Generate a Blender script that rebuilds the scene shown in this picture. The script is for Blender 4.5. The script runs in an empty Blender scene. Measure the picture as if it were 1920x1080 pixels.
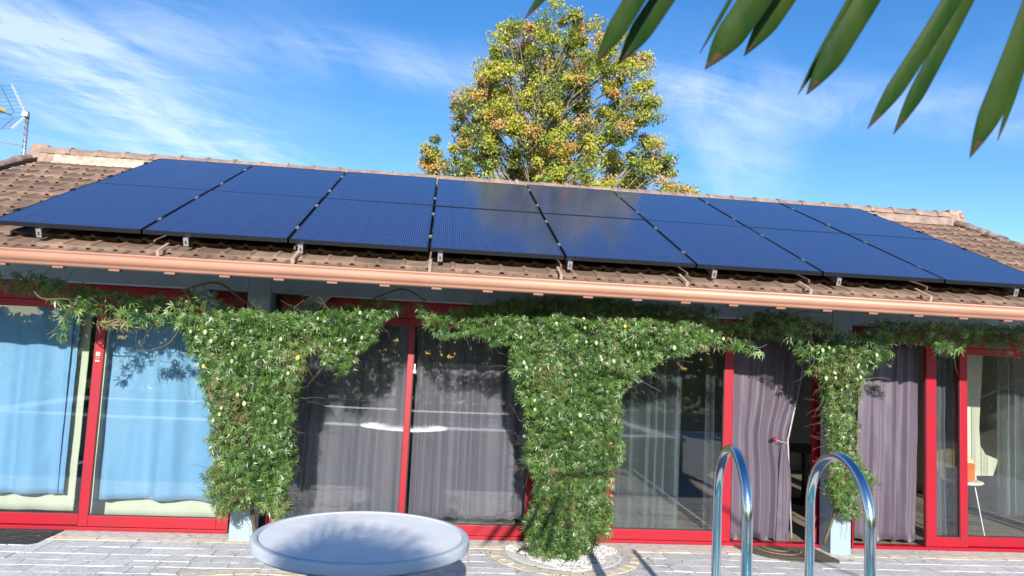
import bpy, math, random
import numpy as np
from mathutils import Vector, Matrix, noise
random.seed(7); rng = np.random.default_rng(7)
S = bpy.context.scene
COL = S.collection
# ------------------------------------------------------------------ camera
F = 1381.4
CAM = np.array([3.5493, -7.3266, 1.815])
yaw, pitch, roll = .0991, .0876, .0487
cf = np.array([math.sin(yaw)*math.cos(pitch), math.cos(yaw)*math.cos(pitch), math.sin(pitch)])
r0 = np.array([math.cos(yaw), -math.sin(yaw), 0]); u0 = np.cross(r0, cf)
cr = math.cos(roll)*r0+math.sin(roll)*u0; cu = -math.sin(roll)*r0+math.cos(roll)*u0
def ray(px, py): return cf+cr*(px-960)/F-cu*(py-540)/F
def at(px, py, Y):
    d = ray(px, py); return CAM+(Y-CAM[1])/d[1]*d
def atz(px, py, Z):
    d = ray(px, py); return CAM+(Z-CAM[2])/d[2]*d
def pj(P):
    q = np.asarray(P)-CAM; z = q@cf; return 960+F*(q@cr)/z, 540-F*(q@cu)/z, z
cam = bpy.data.cameras.new('camera'); cam.sensor_width = 36; cam.lens = 36*F/1920; cam.clip_end = 600; cam.clip_start = .05
cam.dof.use_dof = True; cam.dof.focus_distance = 7.6; cam.dof.aperture_fstop = 6.5
co = bpy.data.objects.new('camera', cam); COL.objects.link(co)
M4 = Matrix(((cr[0], cu[0], -cf[0], CAM[0]), (cr[1], cu[1], -cf[1], CAM[1]), (cr[2], cu[2], -cf[2], CAM[2]), (0, 0, 0, 1)))
co.matrix_world = M4; S.camera = co
# ------------------------------------------------------------------ light
SUN_EL = math.radians(20.3); SUN_AZ = math.radians(3.0)      # the sun stands behind the camera, a little to its left
sdir = Vector((math.sin(SUN_AZ)*math.cos(SUN_EL), math.cos(SUN_AZ)*math.cos(SUN_EL), -math.sin(SUN_EL)))
sl = bpy.data.lights.new('sun', 'SUN'); sl.energy = 5.0; sl.angle = math.radians(.5); sl.color = (1, .95, .87)
so = bpy.data.objects.new('sun', sl); COL.objects.link(so); so.rotation_euler = sdir.to_track_quat('-Z', 'Y').to_euler(); so.location = (0, -30, 20)
W = bpy.data.worlds.new('World'); S.world = W; W.use_nodes = True
nt = W.node_tree; nt.nodes.clear()
def N(t, ty, **k):
    n = t.nodes.new(ty)
    for a, b in k.items(): setattr(n, a, b)
    return n
def L(t, a, b): t.links.new(a, b)
def math_n(t, op, a, b=None, clamp=False):
    n = N(t, 'ShaderNodeMath', operation=op, use_clamp=clamp)
    for i, v in enumerate((a, b)):
        if v is None: continue
        if isinstance(v, (int, float)): n.inputs[i].default_value = v
        else: L(t, v, n.inputs[i])
    return n.outputs[0]
sky = N(nt, 'ShaderNodeTexSky', sky_type='NISHITA', sun_disc=False)
sky.sun_elevation = SUN_EL; sky.sun_rotation = math.atan2(-sdir.x, -sdir.y); sky.altitude = 300; sky.air_density = 1.0; sky.dust_density = .25; sky.ozone_density = 2.2
tint = N(nt, 'ShaderNodeHueSaturation'); tint.inputs['Hue'].default_value = .508; tint.inputs['Saturation'].default_value = 1.33; tint.inputs['Value'].default_value = 1.42
L(nt, sky.outputs[0], tint.inputs['Color'])
tc = N(nt, 'ShaderNodeTexCoord')
def band(a, b, width):      # a long streak of high cloud through two directions
    n = np.cross(ray(*a), ray(*b)); n /= np.linalg.norm(n)
    d = N(nt, 'ShaderNodeVectorMath', operation='DOT_PRODUCT'); L(nt, tc.outputs['Generated'], d.inputs[0]); d.inputs[1].default_value = n
    ab = math_n(nt, 'ABSOLUTE', d.outputs['Value'])
    mr = N(nt, 'ShaderNodeMapRange', interpolation_type='SMOOTHSTEP'); L(nt, ab, mr.inputs[0]); mr.inputs[1].default_value = width; mr.inputs[2].default_value = 0; mr.inputs[3].default_value = 0; mr.inputs[4].default_value = 1
    return mr.outputs[0]
def spot(a, rad):
    v = ray(*a); v /= np.linalg.norm(v)
    d = N(nt, 'ShaderNodeVectorMath', operation='DISTANCE'); L(nt, tc.outputs['Generated'], d.inputs[0]); d.inputs[1].default_value = v
    mr = N(nt, 'ShaderNodeMapRange', interpolation_type='SMOOTHSTEP'); L(nt, d.outputs['Value'], mr.inputs[0]); mr.inputs[1].default_value = rad; mr.inputs[2].default_value = 0; mr.inputs[3].default_value = 0; mr.inputs[4].default_value = 1
    return mr.outputs[0]
sep = N(nt, 'ShaderNodeSeparateXYZ'); L(nt, tc.outputs['Generated'], sep.inputs[0])
zz = math_n(nt, 'ADD', math_n(nt, 'MAXIMUM', sep.outputs[2], 0), .12)
cmb = N(nt, 'ShaderNodeCombineXYZ'); L(nt, math_n(nt, 'DIVIDE', sep.outputs[0], zz), cmb.inputs[0]); L(nt, math_n(nt, 'DIVIDE', sep.outputs[1], zz), cmb.inputs[1])
def streaks(rot, sc, seed, det=9, dist=.5, rough=.6):
    m0 = N(nt, 'ShaderNodeMapping'); m0.inputs['Rotation'].default_value = (0, 0, -rot); L(nt, cmb.outputs[0], m0.inputs[0])
    mp = N(nt, 'ShaderNodeMapping'); mp.inputs['Scale'].default_value = sc; mp.inputs['Location'].default_value = (seed, seed*.7, 0); L(nt, m0.outputs[0], mp.inputs[0]); t = N(nt, 'ShaderNodeTexNoise'); L(nt, mp.outputs[0], t.inputs[0]); t.inputs['Scale'].default_value = 1; t.inputs['Detail'].default_value = det; t.inputs['Distortion'].default_value = dist; t.inputs['Roughness'].default_value = rough
    return t.outputs[0]
n1 = streaks(1.1, (1.3, 3.4, 1), 3.1); n2 = streaks(.2, (.8, .9, 1), 8.4, 4); n3 = streaks(.25, (2.0, 7, 1), 1.2, 8, .9, .65)
def ramp(v, lo, hi):
    m = N(nt, 'ShaderNodeMapRange', interpolation_type='SMOOTHSTEP'); L(nt, v, m.inputs[0]); m.inputs[1].default_value = lo; m.inputs[2].default_value = hi; return m.outputs[0]
m = math_n(nt, 'MULTIPLY', band((0, 60), (430, 300), .085), 1.2)
m = math_n(nt, 'ADD', m, math_n(nt, 'MULTIPLY', band((150, 60), (860, 125), .05), .5))
m = math_n(nt, 'ADD', m, math_n(nt, 'MULTIPLY', spot((250, 190), .33), .45))
m = math_n(nt, 'ADD', m, math_n(nt, 'MULTIPLY', spot((1290, 205), .15), .45))
m = math_n(nt, 'ADD', m, math_n(nt, 'MULTIPLY', spot((1370, 320), .13), .45))
m = math_n(nt, 'ADD', m, math_n(nt, 'MULTIPLY', ramp(n2, .52, .8), .35))
cl = math_n(nt, 'MULTIPLY', m, math_n(nt, 'ADD', math_n(nt, 'MULTIPLY', ramp(n1, .3, .75), .85), math_n(nt, 'MULTIPLY', ramp(n3, .42, .8), .5)))
cl = math_n(nt, 'MULTIPLY', cl, .66, True); cl = math_n(nt, 'MINIMUM', cl, .62)
mix = N(nt, 'ShaderNodeMix', data_type='RGBA'); L(nt, cl, mix.inputs[0]); L(nt, tint.outputs[0], mix.inputs[6]); mix.inputs[7].default_value = (7.2, 8.2, 9.8, 1)
bg = N(nt, 'ShaderNodeBackground'); bg.inputs['Strength'].default_value = .092; L(nt, mix.outputs[2], bg.inputs[0])
wo = N(nt, 'ShaderNodeOutputWorld'); L(nt, bg.outputs[0], wo.inputs[0])
S.view_settings.view_transform = 'Standard'; S.view_settings.look = 'None'; S.view_settings.gamma = 1; S.view_settings.exposure = .6
S.cycles.max_bounces = 10; S.cycles.transparent_max_bounces = 24
# ------------------------------------------------------------------ helpers
def mat(name, base, rough=.6, base2=None, scale=6, amt=.5, bump=0, bscale=60, metal=0, spec=.5, sheen=0, coat=0, trans=0, stretch=(1, 1, 1), detail=5, lo=.35, hi=.65):
    m = bpy.data.materials.new(name); m.use_nodes = True; t = m.node_tree; b = t.nodes['Principled BSDF']
    b.inputs['Base Color'].default_value = (*base, 1); b.inputs['Roughness'].default_value = rough; b.inputs['Metallic'].default_value = metal
    b.inputs['Specular IOR Level'].default_value = spec; b.inputs['Sheen Weight'].default_value = sheen; b.inputs['Coat Weight'].default_value = coat
    g = N(t, 'ShaderNodeNewGeometry'); mp = N(t, 'ShaderNodeMapping'); L(t, g.outputs['Position'], mp.inputs[0]); mp.inputs['Scale'].default_value = stretch
    if base2:
        n = N(t, 'ShaderNodeTexNoise'); L(t, mp.outputs[0], n.inputs[0]); n.inputs['Scale'].default_value = scale; n.inputs['Detail'].default_value = detail
        mr = N(t, 'ShaderNodeMapRange'); L(t, n.outputs[0], mr.inputs[0]); mr.inputs[1].default_value = lo; mr.inputs[2].default_value = hi
        mx = N(t, 'ShaderNodeMix', data_type='RGBA'); L(t, mr.outputs[0], mx.inputs[0]); mx.inputs[6].default_value = (*base, 1); mx.inputs[7].default_value = (*base2, 1)
        L(t, mx.outputs[2], b.inputs['Base Color'])
        rr = N(t, 'ShaderNodeMapRange'); L(t, n.outputs[0], rr.inputs[0]); rr.inputs[3].default_value = rough*.85; rr.inputs[4].default_value = min(1, rough*1.15); L(t, rr.outputs[0], b.inputs['Roughness'])
    if bump:
        n = N(t, 'ShaderNodeTexNoise'); L(t, mp.outputs[0], n.inputs[0]); n.inputs['Scale'].default_value = bscale; n.inputs['Detail'].default_value = 4
        bp = N(t, 'ShaderNodeBump'); bp.inputs['Strength'].default_value = bump; bp.inputs['Distance'].default_value = .01; L(t, n.outputs[0], bp.inputs['Height']); L(t, bp.outputs[0], b.inputs['Normal'])
    if trans:
        tr = N(t, 'ShaderNodeBsdfTranslucent'); ms = N(t, 'ShaderNodeMixShader'); ms.inputs[0].default_value = trans
        src = b.inputs['Base Color'].links[0].from_socket if b.inputs['Base Color'].links else None
        if src: L(t, src, tr.inputs[0])
        else: tr.inputs[0].default_value = (*base, 1)
        L(t, b.outputs[0], ms.inputs[1]); L(t, tr.outputs[0], ms.inputs[2]); L(t, ms.outputs[0], t.nodes['Material Output'].inputs[0])
    return m
def varied(m, amt=.25):      # brightness differs a little from one object to the next
    t = m.node_tree; b = t.nodes['Principled BSDF']; s = b.inputs['Base Color']
    oi = N(t, 'ShaderNodeObjectInfo'); mr = N(t, 'ShaderNodeMapRange'); L(t, oi.outputs['Random'], mr.inputs[0]); mr.inputs[3].default_value = 1-amt; mr.inputs[4].default_value = 1+amt
    h = N(t, 'ShaderNodeHueSaturation'); L(t, mr.outputs[0], h.inputs['Value'])
    if s.links: L(t, s.links[0].from_socket, h.inputs['Color'])
    else: h.inputs['Color'].default_value = s.default_value
    L(t, h.outputs[0], s); return m
class MB:
    def __init__(s): s.v = []; s.f = []; s.m = []
    def add(s, v, f, mi=0):
        o = len(s.v); s.v += [tuple(p) for p in v]; s.f += [tuple(i+o for i in q) for q in f]; s.m += [mi]*len(f); return s
    def box(s, x0, y0, z0, x1, y1, z1, mi=0):
        v = [(x0, y0, z0), (x1, y0, z0), (x1, y1, z0), (x0, y1, z0), (x0, y0, z1), (x1, y0, z1), (x1, y1, z1), (x0, y1, z1)]
        return s.add(v, [(0, 3, 2, 1), (4, 5, 6, 7), (0, 1, 5, 4), (1, 2, 6, 5), (2, 3, 7, 6), (3, 0, 4, 7)], mi)
    def obox(s, c, ax, ay, az, hx, hy, hz, mi=0):     # oriented box
        c, ax, ay, az = map(Vector, (c, ax, ay, az)); v = []
        for k in (-1, 1):
            for i, j in ((-1, -1), (1, -1), (1, 1), (-1, 1)): v.append(c+ax*hx*i+ay*hy*j+az*hz*k)
        return s.add(v, [(0, 3, 2, 1), (4, 5, 6, 7), (0, 1, 5, 4), (1, 2, 6, 5), (2, 3, 7, 6), (3, 0, 4, 7)], mi)
    def bar(s, a, b, w, h, up=(0, 0, 1), mi=0):
        a, b = Vector(a), Vector(b); d = (b-a); l = d.length; d.normalize(); x = d.cross(Vector(up)).normalized(); z = x.cross(d)
        return s.obox((a+b)/2, d, x, z, l/2, w/2, h/2, mi)
    def tube(s, pts, rad, n=8, cap=True, mi=0):
        pts = [Vector(p) for p in pts]; k = len(pts); rads = rad if hasattr(rad, '__len__') else [rad]*k
        t0 = (pts[1]-pts[0]).normalized(); ref = Vector((0, 0, 1)) if abs(t0.z) < .9 else Vector((1, 0, 0)); nx = t0.cross(ref).normalized()
        v = []
        for i, p in enumerate(pts):
            t = (pts[min(i+1, k-1)]-pts[max(i-1, 0)]).normalized(); nx = (nx-t*nx.dot(t)).normalized(); ny = t.cross(nx)
            for j in range(n):
                a = 2*math.pi*j/n; v.append(p+(nx*math.cos(a)+ny*math.sin(a))*rads[i])
        f = [(i*n+j, i*n+(j+1) % n, (i+1)*n+(j+1) % n, (i+1)*n+j) for i in range(k-1) for j in range(n)]
        if cap: f += [tuple(range(n))[::-1], tuple((k-1)*n+j for j in range(n))]
        return s.add(v, f, mi)
    def lathe(s, prof, c, n=48, mi=0):
        v = []; k = len(prof)
        for r, z in prof:
            for j in range(n): a = 2*math.pi*j/n; v.append((c[0]+r*math.cos(a), c[1]+r*math.sin(a), c[2]+z))
        return s.add(v, [(i*n+j, i*n+(j+1) % n, (i+1)*n+(j+1) % n, (i+1)*n+j) for i in range(k-1) for j in range(n)], mi)
    def extrude_x(s, prof, x0, x1, closed=False, mi=0, segs=1):
        v = []; k = len(prof)
        for i in range(segs+1):
            x = x0+(x1-x0)*i/segs; v += [(x, y, z) for y, z in prof]
        kk = k if closed else k-1
        f = [(i*k+j, i*k+(j+1) % k, (i+1)*k+(j+1) % k, (i+1)*k+j) for i in range(segs) for j in range(kk)]
        if closed: f += [tuple(range(k)), tuple(segs*k+j for j in range(k))[::-1]]
        return s.add(v, f, mi)
    def mesh(s, name, mats, smooth=False):
        me = bpy.data.meshes.new(name); me.from_pydata(s.v, [], s.f); 
        for mm in (mats if isinstance(mats, (list, tuple)) else [mats]): me.materials.append(mm)
        if len(set(s.m)) > 1: me.polygons.foreach_set('material_index', s.m)
        if smooth: me.polygons.foreach_set('use_smooth', [True]*len(me.polygons))
        me.update(); return me
    def build(s, name, mats, parent=None, smooth=False, bevel=0, **k):
        o = link(name, s.mesh(name, mats, smooth), parent, **k)
        if bevel:
            b = o.modifiers.new('bevel', 'BEVEL'); b.width = bevel; b.segments = 2; b.limit_method = 'ANGLE'; b.angle_limit = math.radians(40)
        return o
def link(name, me, parent=None, loc=None, **k):
    o = bpy.data.objects.new(name, me); COL.objects.link(o)
    if parent: o.parent = parent
    if loc is not None: o.location = loc
    for a, b in k.items(): o[a] = b
    return o
def thing(name, label, cat, group=None, loc=(0, 0, 0)):
    o = bpy.data.objects.new(name, None); COL.objects.link(o); o.empty_display_size = .1; o['label'] = label; o['category'] = cat
    if group: o['group'] = group
    return o                                            # kept at the origin: its parts carry world coordinates
def tag(o, label, cat, group=None):
    o['label'] = label; o['category'] = cat
    if group: o['group'] = group
    return o
def norm(a): return a/np.linalg.norm(a, axis=-1, keepdims=True)
def cloud(name, templates, P, Nn, D, size, tid, mats, mid, parent=None, smooth=False, **k):
    """many small faces: templates are (verts, faces) in x across, y along, z normal"""
    X = norm(np.cross(D, Nn)); Z = norm(np.cross(X, D)); vs = []; fs = []; ms = []; off = 0
    for ti, (tv, tf) in enumerate(templates):
        idx = np.where(tid == ti)[0]
        if not len(idx): continue
        tv = np.array(tv, float); tf = np.array(tf)
        s = size[idx][:, None, None]
        v = P[idx][:, None, :]+s*(tv[None, :, 0:1]*X[idx][:, None, :]+tv[None, :, 1:2]*D[idx][:, None, :]+tv[None, :, 2:3]*Z[idx][:, None, :])
        vs.append(v.reshape(-1, 3)); f = (tf[None]+(np.arange(len(idx))*len(tv))[:, None, None]+off).reshape(-1, 4); fs.append(f)
        ms.append(np.repeat(mid[idx], len(tf))); off += len(idx)*len(tv)
    v = np.concatenate(vs); f = np.concatenate(fs); mm = np.concatenate(ms)
    me = bpy.data.meshes.new(name); me.vertices.add(len(v)); me.vertices.foreach_set('co', v.ravel().astype(np.float32))
    me.loops.add(len(f)*4); me.loops.foreach_set('vertex_index', f.ravel().astype(np.int32)); me.polygons.add(len(f))
    me.polygons.foreach_set('loop_start', np.arange(0, len(f)*4, 4, dtype=np.int32)); me.polygons.foreach_set('loop_total', np.full(len(f), 4, dtype=np.int32))
    for q in mats: me.materials.append(q)
    me.polygons.foreach_set('material_index', mm.astype(np.int32)); me.update(calc_edges=True); me.validate()
    return link(name, me, parent, **k)
def inpoly(x, y, poly):
    c = np.zeros(len(x), bool); n = len(poly)
    for i in range(n):
        x1, y1 = poly[i]; x2, y2 = poly[(i+1) % n]
        if y1 == y2: continue
        m = ((y1 > y) != (y2 > y)) & (x < (x2-x1)*(y-y1)/(y2-y1)+x1); c ^= m
    return c
def sample(poly, n):
    p = np.array(poly, float); lo, hi = p.min(0), p.max(0); out = []
    while sum(len(o) for o in out) < n:
        q = lo+rng.random((n*2, 2))*(hi-lo); out.append(q[inpoly(q[:, 0], q[:, 1], poly)])
    return np.concatenate(out)[:n]
# ------------------------------------------------------------------ materials
M = {}
M['tile'] = varied(mat('roof_tile', (.28, .178, .122), .85, (.18, .115, .082), 5, bump=.5, bscale=90), .2)
M['tile_all'] = mat('roof_tile_far', (.285, .18, .125), .85, (.175, .115, .082), 7, bump=.5, bscale=90)
M['ridge'] = varied(mat('ridge_tile', (.34, .235, .185), .85, (.22, .15, .12), 9, bump=.6, bscale=70), .15)
M['mossy'] = varied(mat('mossy_tile', (.34, .24, .18), .9, (.13, .10, .08), 14, bump=.7, bscale=60), .3)
M['mortar'] = mat('mortar', (.60, .49, .38), .95, (.36, .27, .20), 12, bump=.8, bscale=50)
M['mortar_old'] = mat('weathered_mortar', (.34, .25, .2), .95, (.22, .16, .125), 12, bump=.8, bscale=50)
M['brk'] = mat('shaded_bracket', (.22, .11, .075), .6)  # gutter paint darkened: shade under the eave is put into the colour
M['hook'] = mat('tan_hook', (.42, .32, .25), .5)
M['flash'] = mat('verge_flashing', (.012, .012, .013), .5)
M['gutter'] = mat('gutter_copper_paint', (.53, .265, .175), .40, (.45, .225, .15), 2.5, stretch=(1, 4, 4))
M['timber'] = mat('blue_grey_timber', (.30, .375, .42), .62, (.26, .33, .375), 8, bump=.15, bscale=40, stretch=(1, 1, .2))
M['soffit'] = mat('soffit_board', (.5, .48, .45), .8)
M['red'] = mat('red_aluminium', (.36, .0015, .015), .42, (.29, .004, .014), 5, bump=.05, bscale=400)
M['rubber'] = mat('black_seal', (.015, .015, .015), .6)
M['wallout'] = mat('render_wall', (.62, .58, .5), .9, (.5, .46, .4), 3, bump=.3)
M['room'] = mat('room_wall', (.20, .20, .21), .9, (.16, .16, .17), 2)
M['roomfloor'] = mat('room_floor_tile', (.34, .29, .23), .6, (.22, .18, .14), 40)
M['cream'] = mat('cream_wall', (.80, .74, .58), .8, (.74, .68, .52), 2)
M['alu'] = mat('bare_aluminium', (.72, .72, .72), .3, metal=1)
M['clampm'] = mat('dull_aluminium', (.36, .37, .38), .4, metal=.9)
M['galv'] = mat('galvanised_steel', (.62, .64, .66), .42, (.45, .47, .5), 20, metal=.8)
M['black'] = mat('black_anodised', (.012, .013, .016), .35)
M['white'] = mat('white_plastic', (.8, .8, .8), .4)
M['yellow'] = mat('yellowed_plastic', (.75, .62, .25), .5)
M['steel'] = mat('polished_steel', (.84, .84, .82), .16, metal=1, base2=(.7, .7, .7), scale=4)
M['stem'] = mat('vine_stem', (.13, .10, .055), .8, (.09, .075, .04), 20)
M['slab'] = mat('concrete_slab', (.62, .62, .62), .85, (.52, .53, .55), 8, bump=.3, bscale=80)
M['joint'] = mat('paving_joint', (.64, .61, .56), .95, (.46, .44, .41), 15, bump=.5, bscale=120)
M['paver'] = varied(mat('grey_paver', (.68, .665, .65), .85, (.52, .51, .51), 26, bump=.7, bscale=60), .12)
M['paver_all'] = mat('grey_paver_far', (.67, .655, .64), .85, (.52, .51, .51), 9, bump=.7, bscale=60)
M['sand'] = varied(mat('sand_stone', (.78, .68, .52), .9, (.68, .56, .40), 14, bump=.6, bscale=70), .1)
M['gravel'] = mat('white_gravel', (.82, .80, .77), .95, (.62, .60, .56), 60, bump=1, bscale=120)
M['grass'] = mat('lawn_grass', (.055, .10, .025), .95, (.09, .12, .035), 4, bump=.6, bscale=200)
M['plaster'] = mat('pool_render', (.55, .54, .5), .9, (.46, .45, .42), 4)
M['coping'] = mat('coping_stone', (.78, .75, .69), .7, (.64, .61, .54), 9, bump=.2)
M['bark'] = mat('pale_bark', (.36, .33, .28), .9, (.17, .15, .12), 9, bump=.8, bscale=30, stretch=(1, 1, .4))
def leafm(n, c, c2, tr=.3, rough=.5, sc=9, spec=.5): return mat(n, c, rough, c2, sc, trans=tr, spec=spec)
M['v1'] = leafm('vine_leaf_deep', (.030, .078, .015), (.055, .12, .026), .15, .36)
M['v2'] = leafm('vine_leaf_mid', (.085, .175, .03), (.14, .235, .052), .2, .36)
M['v3'] = leafm('vine_leaf_pale', (.26, .38, .16), (.38, .46, .24), .2, .35)
M['v4'] = leafm('vine_leaf_dry', (.26, .19, .09), (.2, .17, .07), .25, .6)
M['fruit'] = mat('pale_green_fruit', (.34, .44, .18), .5, (.46, .52, .28), 18)
M['fruit_ripe'] = mat('ripe_yellow_fruit', (.75, .50, .06), .4, (.6, .5, .05), 20)
M['t1'] = leafm('tree_leaf_green', (.14, .23, .03), (.24, .33, .05), .35)
M['t2'] = leafm('tree_leaf_yellow', (.56, .52, .07), (.42, .46, .06), .35)
M['t3'] = leafm('tree_leaf_tan', (.68, .38, .14), (.58, .36, .11), .35)
M['t4'] = leafm('tree_leaf_bluegreen', (.10, .15, .07), (.14, .19, .09), .3)
M['palm'] = mat('palm_leaf', (.020, .062, .011), .5, (.045, .085, .014), 2, bump=.1, bscale=8, stretch=(14, 14, 1), trans=.3, spec=.25)  # dark leaf green, deepened further to hold the crown's shade
M['palm_dry'] = mat('palm_dry_tip', (.10, .045, .02), .7, (.03, .015, .01), 30, trans=.15)
def pcells():
    m = bpy.data.materials.new('solar_cells'); m.use_nodes = True; t = m.node_tree; b = t.nodes['Principled BSDF']
    tc = N(t, 'ShaderNodeTexCoord'); sp = N(t, 'ShaderNodeSeparateXYZ'); L(t, tc.outputs['Object'], sp.inputs[0])
    def line(sock, period, duty):
        fr = math_n(t, 'FRACT', math_n(t, 'DIVIDE', sock, period)); return math_n(t, 'LESS_THAN', fr, duty)
    a = line(sp.outputs[0], .0183, .11); c = line(sp.outputs[0], .1845, .02); d = line(sp.outputs[1], .1845, .02)
    oi = N(t, 'ShaderNodeObjectInfo')
    g = math_n(t, 'MAXIMUM', c, d); mx = N(t, 'ShaderNodeMix', data_type='RGBA'); L(t, a, mx.inputs[0]); mx.inputs[6].default_value = (.022, .032, .10, 1); mx.inputs[7].default_value = (.12, .15, .27, 1)
    m2 = N(t, 'ShaderNodeMix', data_type='RGBA'); L(t, g, m2.inputs[0]); L(t, mx.outputs[2], m2.inputs[6]); m2.inputs[7].default_value = (.008, .012, .03, 1)
    n = N(t, 'ShaderNodeTexNoise'); L(t, tc.outputs['Object'], n.inputs[0]); n.inputs['Scale'].default_value = 2.2; n.inputs['Detail'].default_value = 6
    rr = N(t, 'ShaderNodeMapRange'); L(t, n.outputs[0], rr.inputs[0]); rr.inputs[3].default_value = .06; rr.inputs[4].default_value = .17
    L(t, m2.outputs[2], b.inputs['Base Color']); L(t, rr.outputs[0], b.inputs['Roughness']); b.inputs['IOR'].default_value = 1.5
    return m
M['cells'] = pcells()
def glassm(name, tintc=(.93, .96, .96)):
    m = bpy.data.materials.new(name); m.use_nodes = True; t = m.node_tree; t.nodes.clear(); o = N(t, 'ShaderNodeOutputMaterial')
    g = N(t, 'ShaderNodeNewGeometry'); d = N(t, 'ShaderNodeVectorMath', operation='DOT_PRODUCT'); L(t, g.outputs['Normal'], d.inputs[0]); L(t, g.outputs['Incoming'], d.inputs[1])
    c = math_n(t, 'SUBTRACT', 1, math_n(t, 'ABSOLUTE', d.outputs['Value'])); p = math_n(t, 'POWER', c, 5)
    fr = math_n(t, 'ADD', .088, math_n(t, 'MULTIPLY', p, .89)); tr = N(t, 'ShaderNodeBsdfTransparent'); tr.inputs[0].default_value = (*tintc, 1)
    gl = N(t, 'ShaderNodeBsdfGlossy'); gl.inputs['Roughness'].default_value = .012
    tcn = N(t, 'ShaderNodeTexNoise'); L(t, g.outputs['Position'], tcn.inputs[0]); tcn.inputs['Scale'].default_value = 1.3; tcn.inputs['Detail'].default_value = 1
    bp = N(t, 'ShaderNodeBump'); bp.inputs['Strength'].default_value = .05; bp.inputs['Distance'].default_value = .02; L(t, tcn.outputs[0], bp.inputs['Height']); L(t, bp.outputs[0], gl.inputs['Normal'])
    ms = N(t, 'ShaderNodeMixShader'); L(t, fr, ms.inputs[0]); L(t, tr.outputs[0], ms.inputs[1]); L(t, gl.outputs[0], ms.inputs[2]); L(t, ms.outputs[0], o.inputs[0])
    return m
M['glass'] = glassm('window_glass')
def fabric(name, c, c2, rough=.7, sheen=.3, trans=.12, wave=0):
    m = mat(name, c, rough, c2, 1.6, bump=.12, bscale=300, sheen=sheen, trans=trans, stretch=(2.5, 1, .35)); return m
M['blue'] = fabric('blue_satin', (.20, .42, .66), (.25, .47, .70), .6)
M['lining'] = fabric('cream_lining', (.74, .74, .56), (.68, .68, .52), .8)
M['purple'] = fabric('mauve_blackout', (.088, .066, .092), (.108, .082, .112), .5, trans=.02)
M['mauve'] = fabric('mauve_grey_drape', (.15, .125, .155), (.19, .16, .195), .5, trans=.02)
M['hemedge'] = fabric('pale_curtain_edge', (.5, .48, .52), (.45, .43, .47))
def sheer(name, c, a):
    m = mat(name, c, .9, tuple(x*.8 for x in c), 3, stretch=(4, 1, .3), trans=.4); t = m.node_tree; out = t.nodes['Material Output']; s = out.inputs[0].links[0].from_socket
    tr = N(t, 'ShaderNodeBsdfTransparent'); ms = N(t, 'ShaderNodeMixShader')
    g = N(t, 'ShaderNodeNewGeometry'); d = N(t, 'ShaderNodeVectorMath', operation='DOT_PRODUCT'); L(t, g.outputs['Normal'], d.inputs[0]); L(t, g.outputs['Incoming'], d.inputs[1])
    e = math_n(t, 'SUBTRACT', 1, math_n(t, 'ABSOLUTE', d.outputs['Value'])); fa = math_n(t, 'ADD', a, math_n(t, 'MULTIPLY', math_n(t, 'POWER', e, 1.6), .6), True)     # denser where the cloth is seen on edge, as voile is
    L(t, fa, ms.inputs[0]); L(t, tr.outputs[0], ms.inputs[1]); L(t, s, ms.inputs[2]); L(t, ms.outputs[0], out.inputs[0]); return m
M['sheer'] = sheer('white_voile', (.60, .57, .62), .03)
M['sheer_l'] = sheer('lit_white_voile', (.64, .61, .66), .13)  # paler, denser copy of the voile: sunlit glow put into the cloth
M['sheer_d'] = sheer('dense_grey_voile', (.30, .30, .33), .62)
M['sheer2'] = sheer('grey_voile', (.46, .52, .54), .10)
def water():
    m = mat('pool_water', (.02, .30, .33), .03, spec=.5); t = m.node_tree; b = t.nodes['Principled BSDF']; g = N(t, 'ShaderNodeNewGeometry')
    n = N(t, 'ShaderNodeTexNoise'); L(t, g.outputs['Position'], n.inputs[0]); n.inputs['Scale'].default_value = 5; bp = N(t, 'ShaderNodeBump'); bp.inputs['Strength'].default_value = .35; bp.inputs['Distance'].default_value = .05
    L(t, n.outputs[0], bp.inputs['Height']); L(t, bp.outputs[0], b.inputs['Normal']); return m
M['water'] = water()
# ------------------------------------------------------------------ ground
def sheet(name, x0, y0, x1, y1, z, m, **k):
    return MB().add([(x0, y0, z), (x1, y0, z), (x1, y1, z), (x0, y1, z)], [(0, 1, 2, 3)]).build(name, m, kind='structure', **k)
sheet('lawn', -150, -150, 160, 160, -.03, M['grass'])
patio = MB().box(-7, -11.5, -.3, 14, -.0, -.001).build('patio', M['joint'], kind='structure')
MB().box(-2.2, -.27, -.011, 11.2, -.001, -.002).build('door_step', M['slab'], kind='structure', bevel=.004)
# pavers: irregular courses, sand coloured strip along the step, two rings of sand stone
pav = []; RC1 = (4.83, -.45); RC2 = tuple(atz(400, 1175, 0)[:2]); RR2 = atz(400, 1072, 0)[1]-RC2[1]
def ringd(x, y, c): return math.hypot(x-c[0], y-c[1])
def paver_mesh(w, d, h=.010, j=.0035):
    mb = MB(); b = .005
    o = [(-w/2+j, -d/2+j), (w/2-j, -d/2+j), (w/2-j, d/2-j), (-w/2+j, d/2-j)]
    v = [(x+random.uniform(-.011, .011), y+random.uniform(-.011, .011), -.02) for x, y in o]; v += [(x, y, -.002+h-b) for x, y, z in v]; v += [(x*(1-2*b/w), y*(1-2*b/d), -.002+h+random.uniform(-.0015, .0015)-.006) for x, y, z in v[:4]]
    return mb.add(v, [(0, 1, 5, 4), (1, 2, 6, 5), (2, 3, 7, 6), (3, 0, 4, 7), (4, 5, 9, 8), (5, 6, 10, 9), (6, 7, 11, 10), (7, 4, 8, 11), (8, 9, 10, 11)])
y = -.36
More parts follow.
